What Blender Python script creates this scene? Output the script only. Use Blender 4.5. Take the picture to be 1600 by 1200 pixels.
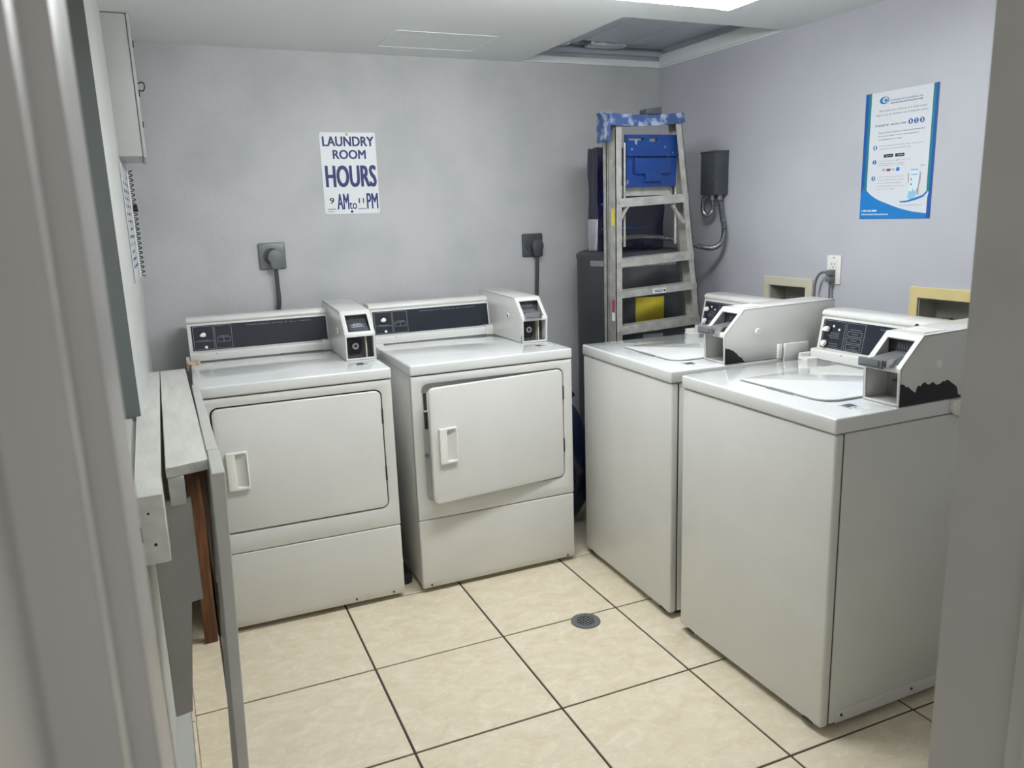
import bpy, bmesh, math, random
from mathutils import Vector, Matrix
random.seed(7)
S = bpy.context.scene
COL = S.collection
for o in list(bpy.data.objects): bpy.data.objects.remove(o)

# ------------------------------------------------------------------ camera
YAW, PITCH, ROLL, FPX = 0.4242, -0.2142, -0.0350, 1227.8
CAM = Vector((-2.491, -3.5506, 1.4519))
def cam_axes():
    sy, cy, sp, cp = math.sin(YAW), math.cos(YAW), math.sin(PITCH), math.cos(PITCH)
    fw = Vector((sy*cp, cy*cp, sp)); rt = Vector((cy, -sy, 0)); up = rt.cross(fw)
    r2 = math.cos(ROLL)*rt + math.sin(ROLL)*up; u2 = -math.sin(ROLL)*rt + math.cos(ROLL)*up
    return r2, u2, fw
r2, u2, fw = cam_axes()
cd = bpy.data.cameras.new('camera'); cam = bpy.data.objects.new('camera', cd); COL.objects.link(cam)
cam.matrix_world = Matrix(((r2.x, u2.x, -fw.x, CAM.x), (r2.y, u2.y, -fw.y, CAM.y), (r2.z, u2.z, -fw.z, CAM.z), (0, 0, 0, 1)))
cd.sensor_fit = 'HORIZONTAL'; cd.sensor_width = 36; cd.lens = 36*FPX/1600; cd.clip_start = .01
cd.dof.use_dof = True; cd.dof.focus_distance = 2.7; cd.dof.aperture_fstop = 7.0
S.camera = cam

# ------------------------------------------------------------------ world, exposure
W = bpy.data.worlds.new('hallway_fill'); S.world = W; W.use_nodes = True  # weak even ambient fill for the open hallway side
W.node_tree.nodes['Background'].inputs[0].default_value = (.95, .93, .92, 1)
W.node_tree.nodes['Background'].inputs[1].default_value = .30
S.view_settings.view_transform = 'Standard'; S.view_settings.look = 'None'
S.view_settings.exposure = 1.50; S.view_settings.gamma = 1; S.view_settings.use_curve_mapping = False
LAMP_COLOR = (.955, .985, .99, 1); LAMP_POWER = 9.5

# ------------------------------------------------------------------ materials
MATS = {}
def srgb(r, g, b):
    f = lambda c: (c/255/12.92) if c/255 <= .04045 else ((c/255+.055)/1.055)**2.4
    return (f(r), f(g), f(b), 1)
def mat(name, col, rough=.5, metal=0, var=.0, scale=8, bump=0, bscale=60, coat=0, spec=.5, col2=None, detail=6, stretch=None, lo=.35, hi=.65, coord='Object'):
    m = bpy.data.materials.new(name); m.use_nodes = True; nt = m.node_tree; N = nt.nodes; Lk = nt.links
    b = N['Principled BSDF']; b.inputs['Roughness'].default_value = rough; b.inputs['Metallic'].default_value = metal
    b.inputs['Coat Weight'].default_value = coat; b.inputs['Coat Roughness'].default_value = .04
    b.inputs['Specular IOR Level'].default_value = spec
    b.inputs['Base Color'].default_value = col
    tc = N.new('ShaderNodeTexCoord'); src = tc.outputs[coord]
    if stretch:
        mp = N.new('ShaderNodeMapping'); mp.inputs['Scale'].default_value = stretch; Lk.new(src, mp.inputs[0]); src = mp.outputs[0]
    if var or col2:
        n = N.new('ShaderNodeTexNoise'); n.inputs['Scale'].default_value = scale; n.inputs['Detail'].default_value = detail; Lk.new(src, n.inputs['Vector'])
        r = N.new('ShaderNodeValToRGB'); r.color_ramp.elements[0].position = lo; r.color_ramp.elements[1].position = hi
        r.color_ramp.elements[0].color = col2 if col2 else tuple(c*(1-var) for c in col[:3])+(1,)
        r.color_ramp.elements[1].color = col
        Lk.new(n.outputs['Fac'], r.inputs[0]); Lk.new(r.outputs[0], b.inputs['Base Color'])
    if bump:
        n2 = N.new('ShaderNodeTexNoise'); n2.inputs['Scale'].default_value = bscale; n2.inputs['Detail'].default_value = 4; Lk.new(src, n2.inputs['Vector'])
        bp = N.new('ShaderNodeBump'); bp.inputs['Strength'].default_value = bump; bp.inputs['Distance'].default_value = .004
        Lk.new(n2.outputs['Fac'], bp.inputs['Height']); Lk.new(bp.outputs[0], b.inputs['Normal'])
    MATS[name] = m
    return m
def emit(name, col, s):
    m = bpy.data.materials.new(name); m.use_nodes = True; b = m.node_tree.nodes['Principled BSDF']
    b.inputs['Base Color'].default_value = (.9, .9, .9, 1); b.inputs['Emission Color'].default_value = col; b.inputs['Emission Strength'].default_value = s
    return m
enamel = mat('white_enamel', srgb(215, 215, 212), .22, var=.04, scale=5, coat=.15)
enamel_top = mat('white_enamel_top', srgb(218, 220, 220), .10, var=.03, scale=4, coat=.7)
def stained_enamel():
    m = mat('enamel_with_grimy_foot', srgb(215, 214, 209), .3, var=.04, scale=5)
    nt = m.node_tree; N = nt.nodes; L = nt.links; b = N['Principled BSDF']
    tc = N.new('ShaderNodeTexCoord'); sx = N.new('ShaderNodeSeparateXYZ'); L.new(tc.outputs['Object'], sx.inputs[0])
    nz = N.new('ShaderNodeTexNoise'); nz.inputs['Scale'].default_value = 9; L.new(tc.outputs['Object'], nz.inputs['Vector'])
    ma = N.new('ShaderNodeMath'); ma.operation = 'MULTIPLY_ADD'; ma.inputs[1].default_value = .035; L.new(nz.outputs['Fac'], ma.inputs[0]); L.new(sx.outputs['Z'], ma.inputs[2])
    rr = N.new('ShaderNodeMapRange'); rr.inputs[1].default_value = .045; rr.inputs[2].default_value = .064; rr.inputs[3].default_value = .5; rr.inputs[4].default_value = 0; L.new(ma.outputs[0], rr.inputs[0])
    mx = N.new('ShaderNodeMix'); mx.data_type = 'RGBA'; old = b.inputs['Base Color'].links[0].from_socket
    L.new(rr.outputs[0], mx.inputs[0]); L.new(old, mx.inputs[6]); mx.inputs[7].default_value = srgb(190, 182, 164); L.new(mx.outputs[2], b.inputs['Base Color'])
    return m
enamel_foot = stained_enamel()
offwhite = mat('white_plastic', srgb(232, 231, 226), .35)
gasket_shade = mat('dark_rubber_and_gap_shade', srgb(52, 54, 58), .7)
black = mat('black_plastic', srgb(24, 25, 30), .45)
panel_black = mat('navy_black_panel', srgb(26, 32, 44), .3, coat=.2)
print_grey = mat('pale_print', srgb(150, 158, 166), .5)
print_white = mat('white_print', srgb(225, 228, 230), .5)
grey_plastic = mat('grey_plastic', srgb(112, 115, 118), .4, var=.1, scale=30)
dark_grey = mat('dark_grey_metal', srgb(76, 80, 87), .45, .1, var=.12, scale=12)
chrome = mat('brushed_steel', srgb(176, 178, 180), .3, .9)
rusty = mat('rust_stained_white', srgb(205, 185, 165), .6, col2=srgb(140, 96, 66), scale=70, lo=.3, hi=.5)
chipped = mat('chipped_black_undercoat', srgb(32, 32, 40), .6, var=.2, scale=60)
wall_m = mat('painted_plaster_grey', srgb(187, 188, 190), .62, col2=srgb(176, 178, 179), scale=3.2, bump=.25, bscale=55, lo=.36, hi=.56, detail=12)
wall_r = mat('painted_plaster_lavender', srgb(190, 191, 199), .55, col2=srgb(179, 181, 188), scale=1.5, bump=.18, bscale=40, lo=.3, hi=.6)
wall_l = mat('painted_plaster_white', srgb(206, 207, 204), .55, var=.06, scale=3, bump=.3, bscale=30)
end_m = mat('grey_green_end', srgb(112, 118, 117), .6, var=.04, scale=4)  # end face darker and greener than the rest of the left wall
jamb_m = mat('painted_door_jamb', srgb(176, 174, 170), .35, var=.08, scale=6, bump=.12, bscale=25)
ceil_m = mat('ceiling_paint', srgb(224, 227, 228), .7, var=.03, scale=3, bump=.06)
cavity_m = mat('haze_paled_metal', srgb(196, 202, 212), .4, 0, var=.12, scale=4)  # lightened: lens haze in the hatch is put into the colour
foil = mat('crinkled_foil', srgb(205, 208, 212), .22, .95, bump=.8, bscale=35)
grout = mat('brown_grout', srgb(74, 64, 58), .85, var=.2, scale=40)
wood_paint = mat('painted_wood', srgb(205, 205, 199), .6, col2=srgb(194, 193, 187), scale=12, bump=.25, bscale=50, lo=.3, hi=.6, stretch=(3, .6, 3))
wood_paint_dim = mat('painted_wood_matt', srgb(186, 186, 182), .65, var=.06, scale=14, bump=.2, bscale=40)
brown_wood = mat('brown_varnished_wood', srgb(118, 74, 40), .5, col2=srgb(82, 48, 25), scale=14, stretch=(6, 6, .5))
alu = mat('worn_aluminium', srgb(188, 187, 182), .42, .45, col2=srgb(156, 155, 150), scale=26, bump=.15, bscale=120, lo=.3, hi=.7)
blue_splat = mat('blue_plastic_with_plaster_splashes', srgb(50, 72, 118), .5, col2=srgb(140, 152, 172), scale=26, lo=.38, hi=.52, detail=8)
blue = mat('cobalt_plastic', srgb(11, 52, 116), .38, col2=srgb(150, 162, 182), scale=30, lo=.29, hi=.34, detail=8)
navy = mat('navy_wrap', srgb(20, 22, 62), .22, var=.35, scale=6, bump=.5, bscale=14, coat=.3)
navy_bag = mat('navy_bag_film', srgb(26, 38, 66), .3, var=.3, scale=12, bump=.7, bscale=20)
silver = mat('silver_film', srgb(196, 197, 208), .28, .6, bump=.9, bscale=40)
heater_m = mat('charcoal_jacket', srgb(64, 68, 71), .5, var=.08, scale=5)
plate_grey = mat('grey_plate', srgb(128, 132, 134), .5)
yellow = mat('yellow_sticker', srgb(214, 196, 60), .55, var=.15, scale=18)
conduit_m = mat('flexible_metal_conduit', srgb(150, 154, 158), .32, .85)
beige_plastic = mat('aged_beige_plastic', srgb(214, 208, 186), .5, var=.06, scale=8)
cream_plastic = mat('yellowed_cream_plastic', srgb(226, 208, 150), .5, var=.08, scale=8)
box_in = mat('box_interior', srgb(168, 166, 158), .6, var=.2, scale=8)
paper = mat('white_paper', srgb(208, 212, 218), .6)
sign_m = mat('white_sign_sheet', srgb(222, 225, 228), .42)
ink_blue = mat('navy_ink', srgb(30, 40, 104), .5)
ink_black = mat('black_ink', srgb(28, 28, 34), .5)
ink_grey = mat('grey_ink', srgb(120, 128, 140), .5)
p_blue = mat('poster_blue', srgb(24, 122, 196), .45)
p_teal = mat('poster_teal', srgb(30, 124, 134), .45)
p_mid = mat('poster_badge_blue', srgb(30, 84, 160), .45)
p_light = mat('poster_water', srgb(140, 190, 220), .45)
p_red = mat('poster_card_red', srgb(150, 70, 90), .45)
p_skin = mat('poster_skin', srgb(176, 150, 150), .5)
p_phone = mat('poster_screen', srgb(206, 222, 232), .5)
white_ink = mat('white_ink', srgb(235, 240, 244), .5)
lens_m = emit('lit_diffuser', LAMP_COLOR, LAMP_POWER)
panel_paint = mat('painted_over_steel', srgb(188, 189, 188), .45, var=.07, scale=5, bump=.7, bscale=16)
drain_m = mat('cast_drain', srgb(112, 113, 116), .45, .25)
def tile_material():
    m = bpy.data.materials.new('beige_marbled_tile'); m.use_nodes = True; nt = m.node_tree; N = nt.nodes; L = nt.links; b = N['Principled BSDF']
    tc = N.new('ShaderNodeTexCoord'); oi = N.new('ShaderNodeObjectInfo'); sc = N.new('ShaderNodeVectorMath'); sc.operation = 'SCALE'; sc.inputs['Scale'].default_value = 37
    cx = N.new('ShaderNodeCombineXYZ'); L.new(oi.outputs['Random'], cx.inputs[0]); L.new(oi.outputs['Random'], cx.inputs[1]); L.new(cx.outputs[0], sc.inputs[0])
    ad = N.new('ShaderNodeVectorMath'); ad.operation = 'ADD'; L.new(tc.outputs['Object'], ad.inputs[0]); L.new(sc.outputs[0], ad.inputs[1])
    mp = N.new('ShaderNodeMapping'); mp.inputs['Scale'].default_value = (1, 1.5, 1); mp.inputs['Rotation'].default_value = (0, 0, .35); L.new(ad.outputs[0], mp.inputs[0])
    n1 = N.new('ShaderNodeTexNoise'); n1.inputs['Scale'].default_value = 13; n1.inputs['Detail'].default_value = 9; n1.inputs['Roughness'].default_value = .68; n1.inputs['Distortion'].default_value = .8; L.new(mp.outputs[0], n1.inputs['Vector'])
    n2 = N.new('ShaderNodeTexNoise'); n2.inputs['Scale'].default_value = 44; n2.inputs['Detail'].default_value = 8; n2.inputs['Distortion'].default_value = 1.2; L.new(mp.outputs[0], n2.inputs['Vector'])
    r1 = N.new('ShaderNodeValToRGB'); e = r1.color_ramp.elements; e[0].position = .22; e[0].color = srgb(210, 195, 165); e[1].position = .72; e[1].color = srgb(236, 227, 208); L.new(n1.outputs['Fac'], r1.inputs[0])
    x = e.new(.52); x.color = srgb(223, 212, 188)
    r2 = N.new('ShaderNodeValToRGB'); e = r2.color_ramp.elements; e[0].position = .58; e[0].color = (0, 0, 0, 1); e[1].position = .74; e[1].color = (1, 1, 1, 1); L.new(n2.outputs['Fac'], r2.inputs[0])
    mu = N.new('ShaderNodeMath'); mu.operation = 'MULTIPLY'; mu.inputs[1].default_value = .7; L.new(r2.outputs[0], mu.inputs[0])
    mx = N.new('ShaderNodeMix'); mx.data_type = 'RGBA'; L.new(mu.outputs[0], mx.inputs[0]); L.new(r1.outputs[0], mx.inputs[6]); mx.inputs[7].default_value = srgb(240, 232, 210); L.new(mx.outputs[2], b.inputs['Base Color'])
    b.inputs['Roughness'].default_value = .38
    bp = N.new('ShaderNodeBump'); bp.inputs['Strength'].default_value = .12; bp.inputs['Distance'].default_value = .003; L.new(n2.outputs['Fac'], bp.inputs['Height']); L.new(bp.outputs[0], b.inputs['Normal'])
    return m
tile_m = tile_material()

# ------------------------------------------------------------------ mesh helpers
def nb(): return bmesh.new()
def box(bm, x0, x1, y0, y1, z0, z1):
    v = [bm.verts.new(p) for p in ((x0, y0, z0), (x1, y0, z0), (x1, y1, z0), (x0, y1, z0), (x0, y0, z1), (x1, y0, z1), (x1, y1, z1), (x0, y1, z1))]
    for f in ((3, 2, 1, 0), (4, 5, 6, 7), (0, 1, 5, 4), (1, 2, 6, 5), (2, 3, 7, 6), (3, 0, 4, 7)): bm.faces.new([v[i] for i in f])
    return bm
def hexa(bm, pts):
    v = [bm.verts.new(p) for p in pts]
    for f in ((3, 2, 1, 0), (4, 5, 6, 7), (0, 1, 5, 4), (1, 2, 6, 5), (2, 3, 7, 6), (3, 0, 4, 7)): bm.faces.new([v[i] for i in f])
    return bm
def loft(bm, A, B, cap=True):
    n = len(A); a = [bm.verts.new(p) for p in A]; b = [bm.verts.new(p) for p in B]
    for i in range(n): bm.faces.new((a[i], a[(i+1) % n], b[(i+1) % n], b[i]))
    if cap: bm.faces.new(a[::-1]); bm.faces.new(b)
    return bm
def prism(bm, poly, axis, a, b):
    """poly 2-D extruded along axis: 'x' -> (y,z), 'y' -> (x,z), 'z' -> (x,y)"""
    f = {'x': lambda p, t: (t, p[0], p[1]), 'y': lambda p, t: (p[0], t, p[1]), 'z': lambda p, t: (p[0], p[1], t)}[axis]
    return loft(bm, [f(p, a) for p in poly], [f(p, b) for p in poly])
def rrect(x0, x1, y0, y1, r, n=6):
    P = []
    for cx, cy, a0 in ((x1-r, y0+r, -90), (x1-r, y1-r, 0), (x0+r, y1-r, 90), (x0+r, y0+r, 180)):
        for i in range(n+1):
            a = math.radians(a0+90*i/n); P.append((cx+r*math.cos(a), cy+r*math.sin(a)))
    return P
def ring(bm, outer, inner, f0, f1):
    """plate with an opening: outer/inner same point count, f0/f1 map 2-D to the two faces"""
    n = len(outer); L = [[bm.verts.new(f(p)) for p in q] for f in (f0, f1) for q in (outer, inner)]
    o0, i0, o1, i1 = L
    for k in range(n):
        j = (k+1) % n
        bm.faces.new((o0[k], o0[j], i0[j], i0[k])); bm.faces.new((o1[j], o1[k], i1[k], i1[j]))
        bm.faces.new((o0[j], o0[k], o1[k], o1[j])); bm.faces.new((i0[k], i0[j], i1[j], i1[k]))
    return bm
def grid_plate(bm, us, vs, holes, f0, f1):
    """plate over grid lines us x vs, cells inside a hole left out; closed thickness"""
    hole = lambda u, v: any(h[0] < u < h[1] and h[2] < v < h[3] for h in holes)
    us = sorted(set(us+[h[i] for h in holes for i in (0, 1)])); vs = sorted(set(vs+[h[i] for h in holes for i in (2, 3)]))
    V = {}
    def vert(k, u, v):
        if (k, u, v) not in V: V[(k, u, v)] = bm.verts.new((f0 if k == 0 else f1)(u, v))
        return V[(k, u, v)]
    solid = lambda i, j: 0 <= i < len(us)-1 and 0 <= j < len(vs)-1 and not hole((us[i]+us[i+1])/2, (vs[j]+vs[j+1])/2)
    for i in range(len(us)-1):
        for j in range(len(vs)-1):
            if not solid(i, j): continue
            a, b, c, d = us[i], us[i+1], vs[j], vs[j+1]
            bm.faces.new([vert(0, *p) for p in ((a, c), (b, c), (b, d), (a, d))]); bm.faces.new([vert(1, *p) for p in ((a, d), (b, d), (b, c), (a, c))])
            for (di, dj, p, q) in ((-1, 0, (a, d), (a, c)), (1, 0, (b, c), (b, d)), (0, -1, (a, c), (b, c)), (0, 1, (b, d), (a, d))):
                if not solid(i+di, j+dj): bm.faces.new([vert(1, *p), vert(1, *q), vert(0, *q), vert(0, *p)])
    return bm
def disc(bm, c, r, axis=(0, 0, 1), h=.003, n=20, r2=None):
    q = Vector(axis).to_track_quat('Z', 'Y'); c = Vector(c)
    A = [c+q@Vector((r*math.cos(2*math.pi*i/n), r*math.sin(2*math.pi*i/n), 0)) for i in range(n)]
    k = (r if r2 is None else r2)
    B = [c+q@Vector((k*math.cos(2*math.pi*i/n), k*math.sin(2*math.pi*i/n), h)) for i in range(n)]
    return loft(bm, A, B)
def crom(pts, sub=8):
    P = [Vector(p) for p in pts]; P = [P[0]*2-P[1]]+P+[P[-1]*2-P[-2]]; out = []
    for i in range(1, len(P)-2):
        for s in range(sub):
            t = s/sub; a, b, c, d = P[i-1:i+3]
            out.append(.5*((2*b)+(c-a)*t+(2*a-5*b+4*c-d)*t*t+(3*b-a-3*c+d)*t**3))
    out.append(P[-2]); return out
def tube(bm, pts, r, seg=8, sub=8, ripple=0, pitch=.007, flat=1):
    P = crom(pts, sub) if sub > 1 else [Vector(p) for p in pts]
    if ripple:
        L = [0]
        for a, b in zip(P, P[1:]): L.append(L[-1]+(b-a).length)
        n = int(L[-1]/pitch)*2; Q = []; j = 0
        for k in range(n+1):
            s = L[-1]*k/n
            while j < len(L)-2 and L[j+1] < s: j += 1
            Q.append(P[j].lerp(P[j+1], (s-L[j])/max(L[j+1]-L[j], 1e-9)))
        P = Q
    rings = []; up = Vector((.13, .31, .94))
    for i, p in enumerate(P):
        t = (P[min(i+1, len(P)-1)]-P[max(i-1, 0)]).normalized(); a = t.cross(up)
        if a.length < .05: a = t.cross(Vector((1, 0, 0)))
        a.normalize(); b = t.cross(a); up = b.cross(t) if False else up
        rr = r*(1+ripple*(1 if i % 2 else -1))
        rings.append([bm.verts.new(p+rr*(math.cos(2*math.pi*k/seg)*a*flat+math.sin(2*math.pi*k/seg)*b)) for k in range(seg)])
    for A, B in zip(rings, rings[1:]):
        for k in range(seg): bm.faces.new((A[k], A[(k+1) % seg], B[(k+1) % seg], B[k]))
    bm.faces.new(rings[0][::-1]); bm.faces.new(rings[-1])
    return bm
def quad(bm, *pts): bm.faces.new([bm.verts.new(p) for p in pts]); return bm
def poly(bm, pts): bm.faces.new([bm.verts.new(p) for p in pts]); return bm
def bev(bm, w, seg=2, ang=30):
    bmesh.ops.recalc_face_normals(bm, faces=bm.faces)
    ed = [e for e in bm.edges if len(e.link_faces) == 2 and e.calc_face_angle(0) > math.radians(ang)]
    bmesh.ops.bevel(bm, geom=ed, offset=w, segments=seg, affect='EDGES', profile=.5, clamp_overlap=True)
    return bm
def obj(name, bm, m, parent=None, loc=None, smooth=True, recalc=True):
    if recalc: bmesh.ops.recalc_face_normals(bm, faces=bm.faces)
    me = bpy.data.meshes.new(name); bm.to_mesh(me); bm.free(); me.materials.append(m)
    if smooth:
        for p in me.polygons: p.use_smooth = True
        me.set_sharp_from_angle(angle=math.radians(35))
    o = bpy.data.objects.new(name, me); COL.objects.link(o)
    if parent: o.parent = parent
    if loc: o.location = loc
    return o
def tag(o, label=None, cat=None, group=None, kind=None):
    if label: o['label'] = label
    if cat: o['category'] = cat
    if group: o['group'] = group
    if kind: o['kind'] = kind
    return o
def thing(name, label, cat, loc=(0, 0, 0), rz=0, group=None):
    o = bpy.data.objects.new(name, None); COL.objects.link(o); o.location = loc; o.rotation_euler = (0, 0, rz); o.empty_display_size = .1
    return tag(o, label, cat, group)
def struct(name, bm, m, label=None): return tag(obj(name, bm, m), label, None, None, 'structure')

def text_into(bm, body, org, xd, yd, x0, x1, y0, y1, bold=0, fit=True, italic=0, spacing=1):
    """lettering laid flat: fills the box x0..x1, y0..y1 in the plane spanned by xd, yd at org"""
    cu = bpy.data.curves.new('t', 'FONT'); cu.body = body; cu.size = 1; cu.fill_mode = 'FRONT'; cu.resolution_u = 3; cu.shear = italic; cu.space_character = spacing
    o = bpy.data.objects.new('t', cu); COL.objects.link(o)
    bpy.context.view_layer.update()
    me = bpy.data.meshes.new_from_object(o)
    bpy.data.objects.remove(o); bpy.data.curves.remove(cu)
    xs = [v.co.x for v in me.vertices]; ys = [v.co.y for v in me.vertices]
    if not xs: return
    ax, bx, ay, by = min(xs), max(xs), min(ys), max(ys); sx = (x1-x0)/max(bx-ax, 1e-6); sy = (y1-y0)/max(by-ay, 1e-6)
    if not fit: sx = sy
    org, xd, yd = Vector(org), Vector(xd), Vector(yd)
    nr = xd.cross(yd); hb = bold*(y1-y0)*1.1       # heavier strokes: the same glyphs laid again a hair apart
    if bold: x0 += hb; sx *= max(.2, (x1-x0-hb))/max(x1-x0+hb, 1e-6) if False else 1; sx = (x1-x0-hb)/max(bx-ax, 1e-6)
    for k, (dx, dy) in enumerate(((0, 0),) if not bold else ((-hb, -hb*.5), (hb, -hb*.5), (-hb, hb*.5), (hb, hb*.5), (0, 0))):
        V = [bm.verts.new(org+xd*(x0+(v.co.x-ax)*sx+dx)+yd*(y0+(v.co.y-ay)*sy+dy)+nr*(k*2e-6)) for v in me.vertices]
        for p in me.polygons:
            try: bm.faces.new([V[i] for i in p.vertices])
            except ValueError: pass
    bpy.data.meshes.remove(me)
def lines_into(bm, segs, org, xd, yd, w):
    org, xd, yd = Vector(org), Vector(xd), Vector(yd)
    for (a, b, c, d) in segs:
        u = Vector((c-a, d-b)); n = Vector((-u.y, u.x)).normalized()*w/2
        poly(bm, [org+xd*p[0]+yd*p[1] for p in ((a-n.x, b-n.y), (c-n.x, d-n.y), (c+n.x, d+n.y), (a+n.x, b+n.y))])
def frame_segs(x0, x1, y0, y1): return [(x0, y0, x1, y0), (x0, y1, x1, y1), (x0, y0, x0, y1), (x1, y0, x1, y1)]

# ------------------------------------------------------------------ room
H = 2.1455
LX = lambda y: -2.522+.038*y/1.15 if y > -1.15 else -2.575        # the left wall is slightly out of square
bm = nb(); box(bm, -3.4, .25, -4.2, .15, -.06, -.004)
floor = struct('floor', bm, grout, 'beige tiled floor with dark brown grout lines')
TS, TOX, TOY, TPH = .4564, -1.9702, -1.2264, -.0224
def clip(P, inside, inter):
    out = []
    for i, p in enumerate(P):
        q = P[i-1]
        if inside(p):
            if not inside(q): out.append(inter(q, p))
            out.append(p)
        elif inside(q): out.append(inter(q, p))
    return out
def clip_rect(P, x0, x1, y0, y1):
    for ax, val, sg in ((0, x0, 1), (0, x1, -1), (1, y0, 1), (1, y1, -1)):
        if not P: return P
        ins = lambda p: (p[ax]-val)*sg >= 0
        def itx(a, b):
            t = (val-a[ax])/(b[ax]-a[ax]); return (a[0]+(b[0]-a[0])*t, a[1]+(b[1]-a[1])*t)
        P = clip(P, ins, itx)
    return P
ct, st = math.cos(TPH), math.sin(TPH); gap = .0036
for i in range(-3, 6):
    for j in range(-4, 6):
        a0, a1 = i*TS+gap, (i+1)*TS-gap; b0, b1 = -(j+1)*TS+gap, -j*TS-gap
        P = [(TOX+ct*a-st*b, TOY+st*a+ct*b) for a, b in ((a0, b0), (a1, b0), (a1, b1), (a0, b1))]
        P = clip_rect(P, -2.523, -.002, -3.62, -.002)
        if len(P) < 3: continue
        ar = abs(sum(P[k-1][0]*P[k][1]-P[k][0]*P[k-1][1] for k in range(len(P))))/2
        if ar < .002: continue
        cx = sum(p[0] for p in P)/len(P); cy = sum(p[1] for p in P)/len(P)
        bm = nb(); prism(bm, [(p[0]-cx, p[1]-cy) for p in P], 'z', -.0105, -random.uniform(0, .0006)); bev(bm, .0012, 1)
        obj('tile', bm, tile_m, floor, (cx, cy, 0), smooth=False)
HX0, HY0 = -.787, -.893                                            # ceiling hatch opening
bm = nb(); grid_plate(bm, [-3.4, .25], [-4.2, .15], [(HX0, -.004, HY0, -.02)], lambda u, v: (u, v, H), lambda u, v: (u, v, H+.03))
ceiling = struct('ceiling', bm, ceil_m, 'pale ceiling with an open access hatch in the corner')
bm = nb(); box(bm, -3.4, .25, 0, .12, 0, H)
wall_back = struct('wall_back', bm, wall_m, 'grey mottled back wall behind the dryers')
OB = [(-1.062, -.850, .985, 1.104), (-1.865, -1.598, .985, 1.106)]  # openings for the two washer outlet boxes
bm = nb(); grid_plate(bm, [-4.2, 0], [0, H], OB, lambda u, v: (0, u, v), lambda u, v: (.12, u, v))
wall_right = struct('wall_right', bm, wall_r, 'pale lavender grey wall behind the washers')
bm = nb()
prism(bm, [(LX(0), 0), (LX(-1.1499), -1.15), (-2.78, -1.15), (-2.78, 0)], 'z', 0, H)
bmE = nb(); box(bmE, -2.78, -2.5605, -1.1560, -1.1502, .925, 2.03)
wall_left = struct('wall_left', bm, wall_l, 'white left wall with the electrical panel')
bm = nb(); box(bm, -2.78, -2.575, -2.95, -1.15, 0, .915); box(bm, -2.90, -2.78, -2.95, .0, 0, H); box(bm, -2.78, -2.575, -2.95, -1.15, 2.03, H)
tag(obj('wall_left_low', bm, wall_l), 'low white wall with an open recess above it beside the door', None, None, 'structure').name = 'wall_left_recess'
bm = nb(); box(bm, -2.77, -2.583, -2.9, -1.16, .915, .925)
box(bm, -2.70, -2.60, -1.9, -1.25, .925, .935)
struct('trim_1', bm, wood_paint_dim, 'painted sill board of the left recess')
struct('trim_5', bmE, end_m, 'grey green end of the left wall beside the recess')
# front wall with the doorway the picture is taken through
bm = nb(); box(bm, -1.64+.02, 0, -3.43, -2.95, 0, H); box(bm, -1.64, -1.62, -3.43, -2.95, 0, H)
struct('wall_front', bm, jamb_m, 'grey painted wall right of the doorway')
def bead(P, y0, y1): pass
jl = [(-2.5210, -2.952), (-2.5180, -2.962), (-2.5215, -3.05), (-2.5370, -3.053), (-2.5345, -3.118), (-2.566, -3.122), (-2.566, -3.43), (-2.90, -3.43), (-2.90, -2.952)]
bm = nb(); prism(bm, jl, 'z', 0, H); bev(bm, .004, 3, 40)
struct('trim_2', bm, jamb_m, 'grey painted left door jamb with stepped stop')
jr = [(-1.64, -3.05), (-1.652, -3.052), (-1.652, -3.075), (-1.664, -3.077), (-1.664, -3.43), (-1.64, -3.43)]
bm = nb(); prism(bm, jr, 'z', 0, H); bev(bm, .002, 2, 40)
struct('trim_3', bm, jamb_m, 'grey painted right door stop')
# baseboard of beige tiles along the left wall
bm = nb(); box(bm, -2.575, -2.532, -2.94, -.02, 0, .095)
bb = struct('baseboard_left', bm, wood_paint_dim, 'low beige tile baseboard along the left wall')
y = -.03
while y > -2.9:
    bm = nb(); box(bm, -2.5315, -2.5235, max(y-.452, -2.93), y, .001, .098); bev(bm, .0012, 1); obj('tile', bm, tile_m, bb, smooth=False); y -= .4564
# open hatch: cavity with joists, duct and foil
t = thing('ceiling_cavity', 'grey ductwork seen through the open hatch in the ceiling corner', 'duct', (HX0, HY0, H+.03))
hx, hy = -.004-HX0, -.02-HY0
bm = nb(); box(bm, -.05, hx+.05, -.05, hy+.02, .16, .18); box(bm, -.05, -.03, -.05, hy+.02, 0, .16); box(bm, hx+.004, hx+.03, -.05, hy+.02, 0, .16); box(bm, -.05, hx+.05, -.07, -.05, 0, .18); box(bm, -.05, hx+.05, hy+.02, hy+.04, 0, .18)
obj('liner', bm, cavity_m, t)
bm = nb(); box(bm, -.02, .22, -.04, hy-.14, .035, .15); bev(bm, .006); obj('duct', bm, cavity_m, t)
bm = nb(); box(bm, .25, .50, -.04, hy-.14, .045, .15); bev(bm, .006); obj('duct', bm, cavity_m, t)
bm = nb(); box(bm, .53, hx-.02, -.04, hy-.05, .055, .15); bev(bm, .006); obj('duct', bm, cavity_m, t)
for k, (a, b) in enumerate(((.02, .20), (.30, .50))):
    bm = nb(); box(bm, a, b, hy-.13, hy-.05, .03, .08); bev(bm, .012, 2); obj('foil_flap', bm, foil, t)
for z in (.02, .055):
    bm = nb(); box(bm, -.02, hx, hy-.02, hy+.005, z, z+.02); obj('rail', bm, cavity_m, t)
bm = nb(); box(bm, hx-.012, hx, 0, hy, -.024, .03); obj('edge_strip', bm, ceil_m, t)
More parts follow.
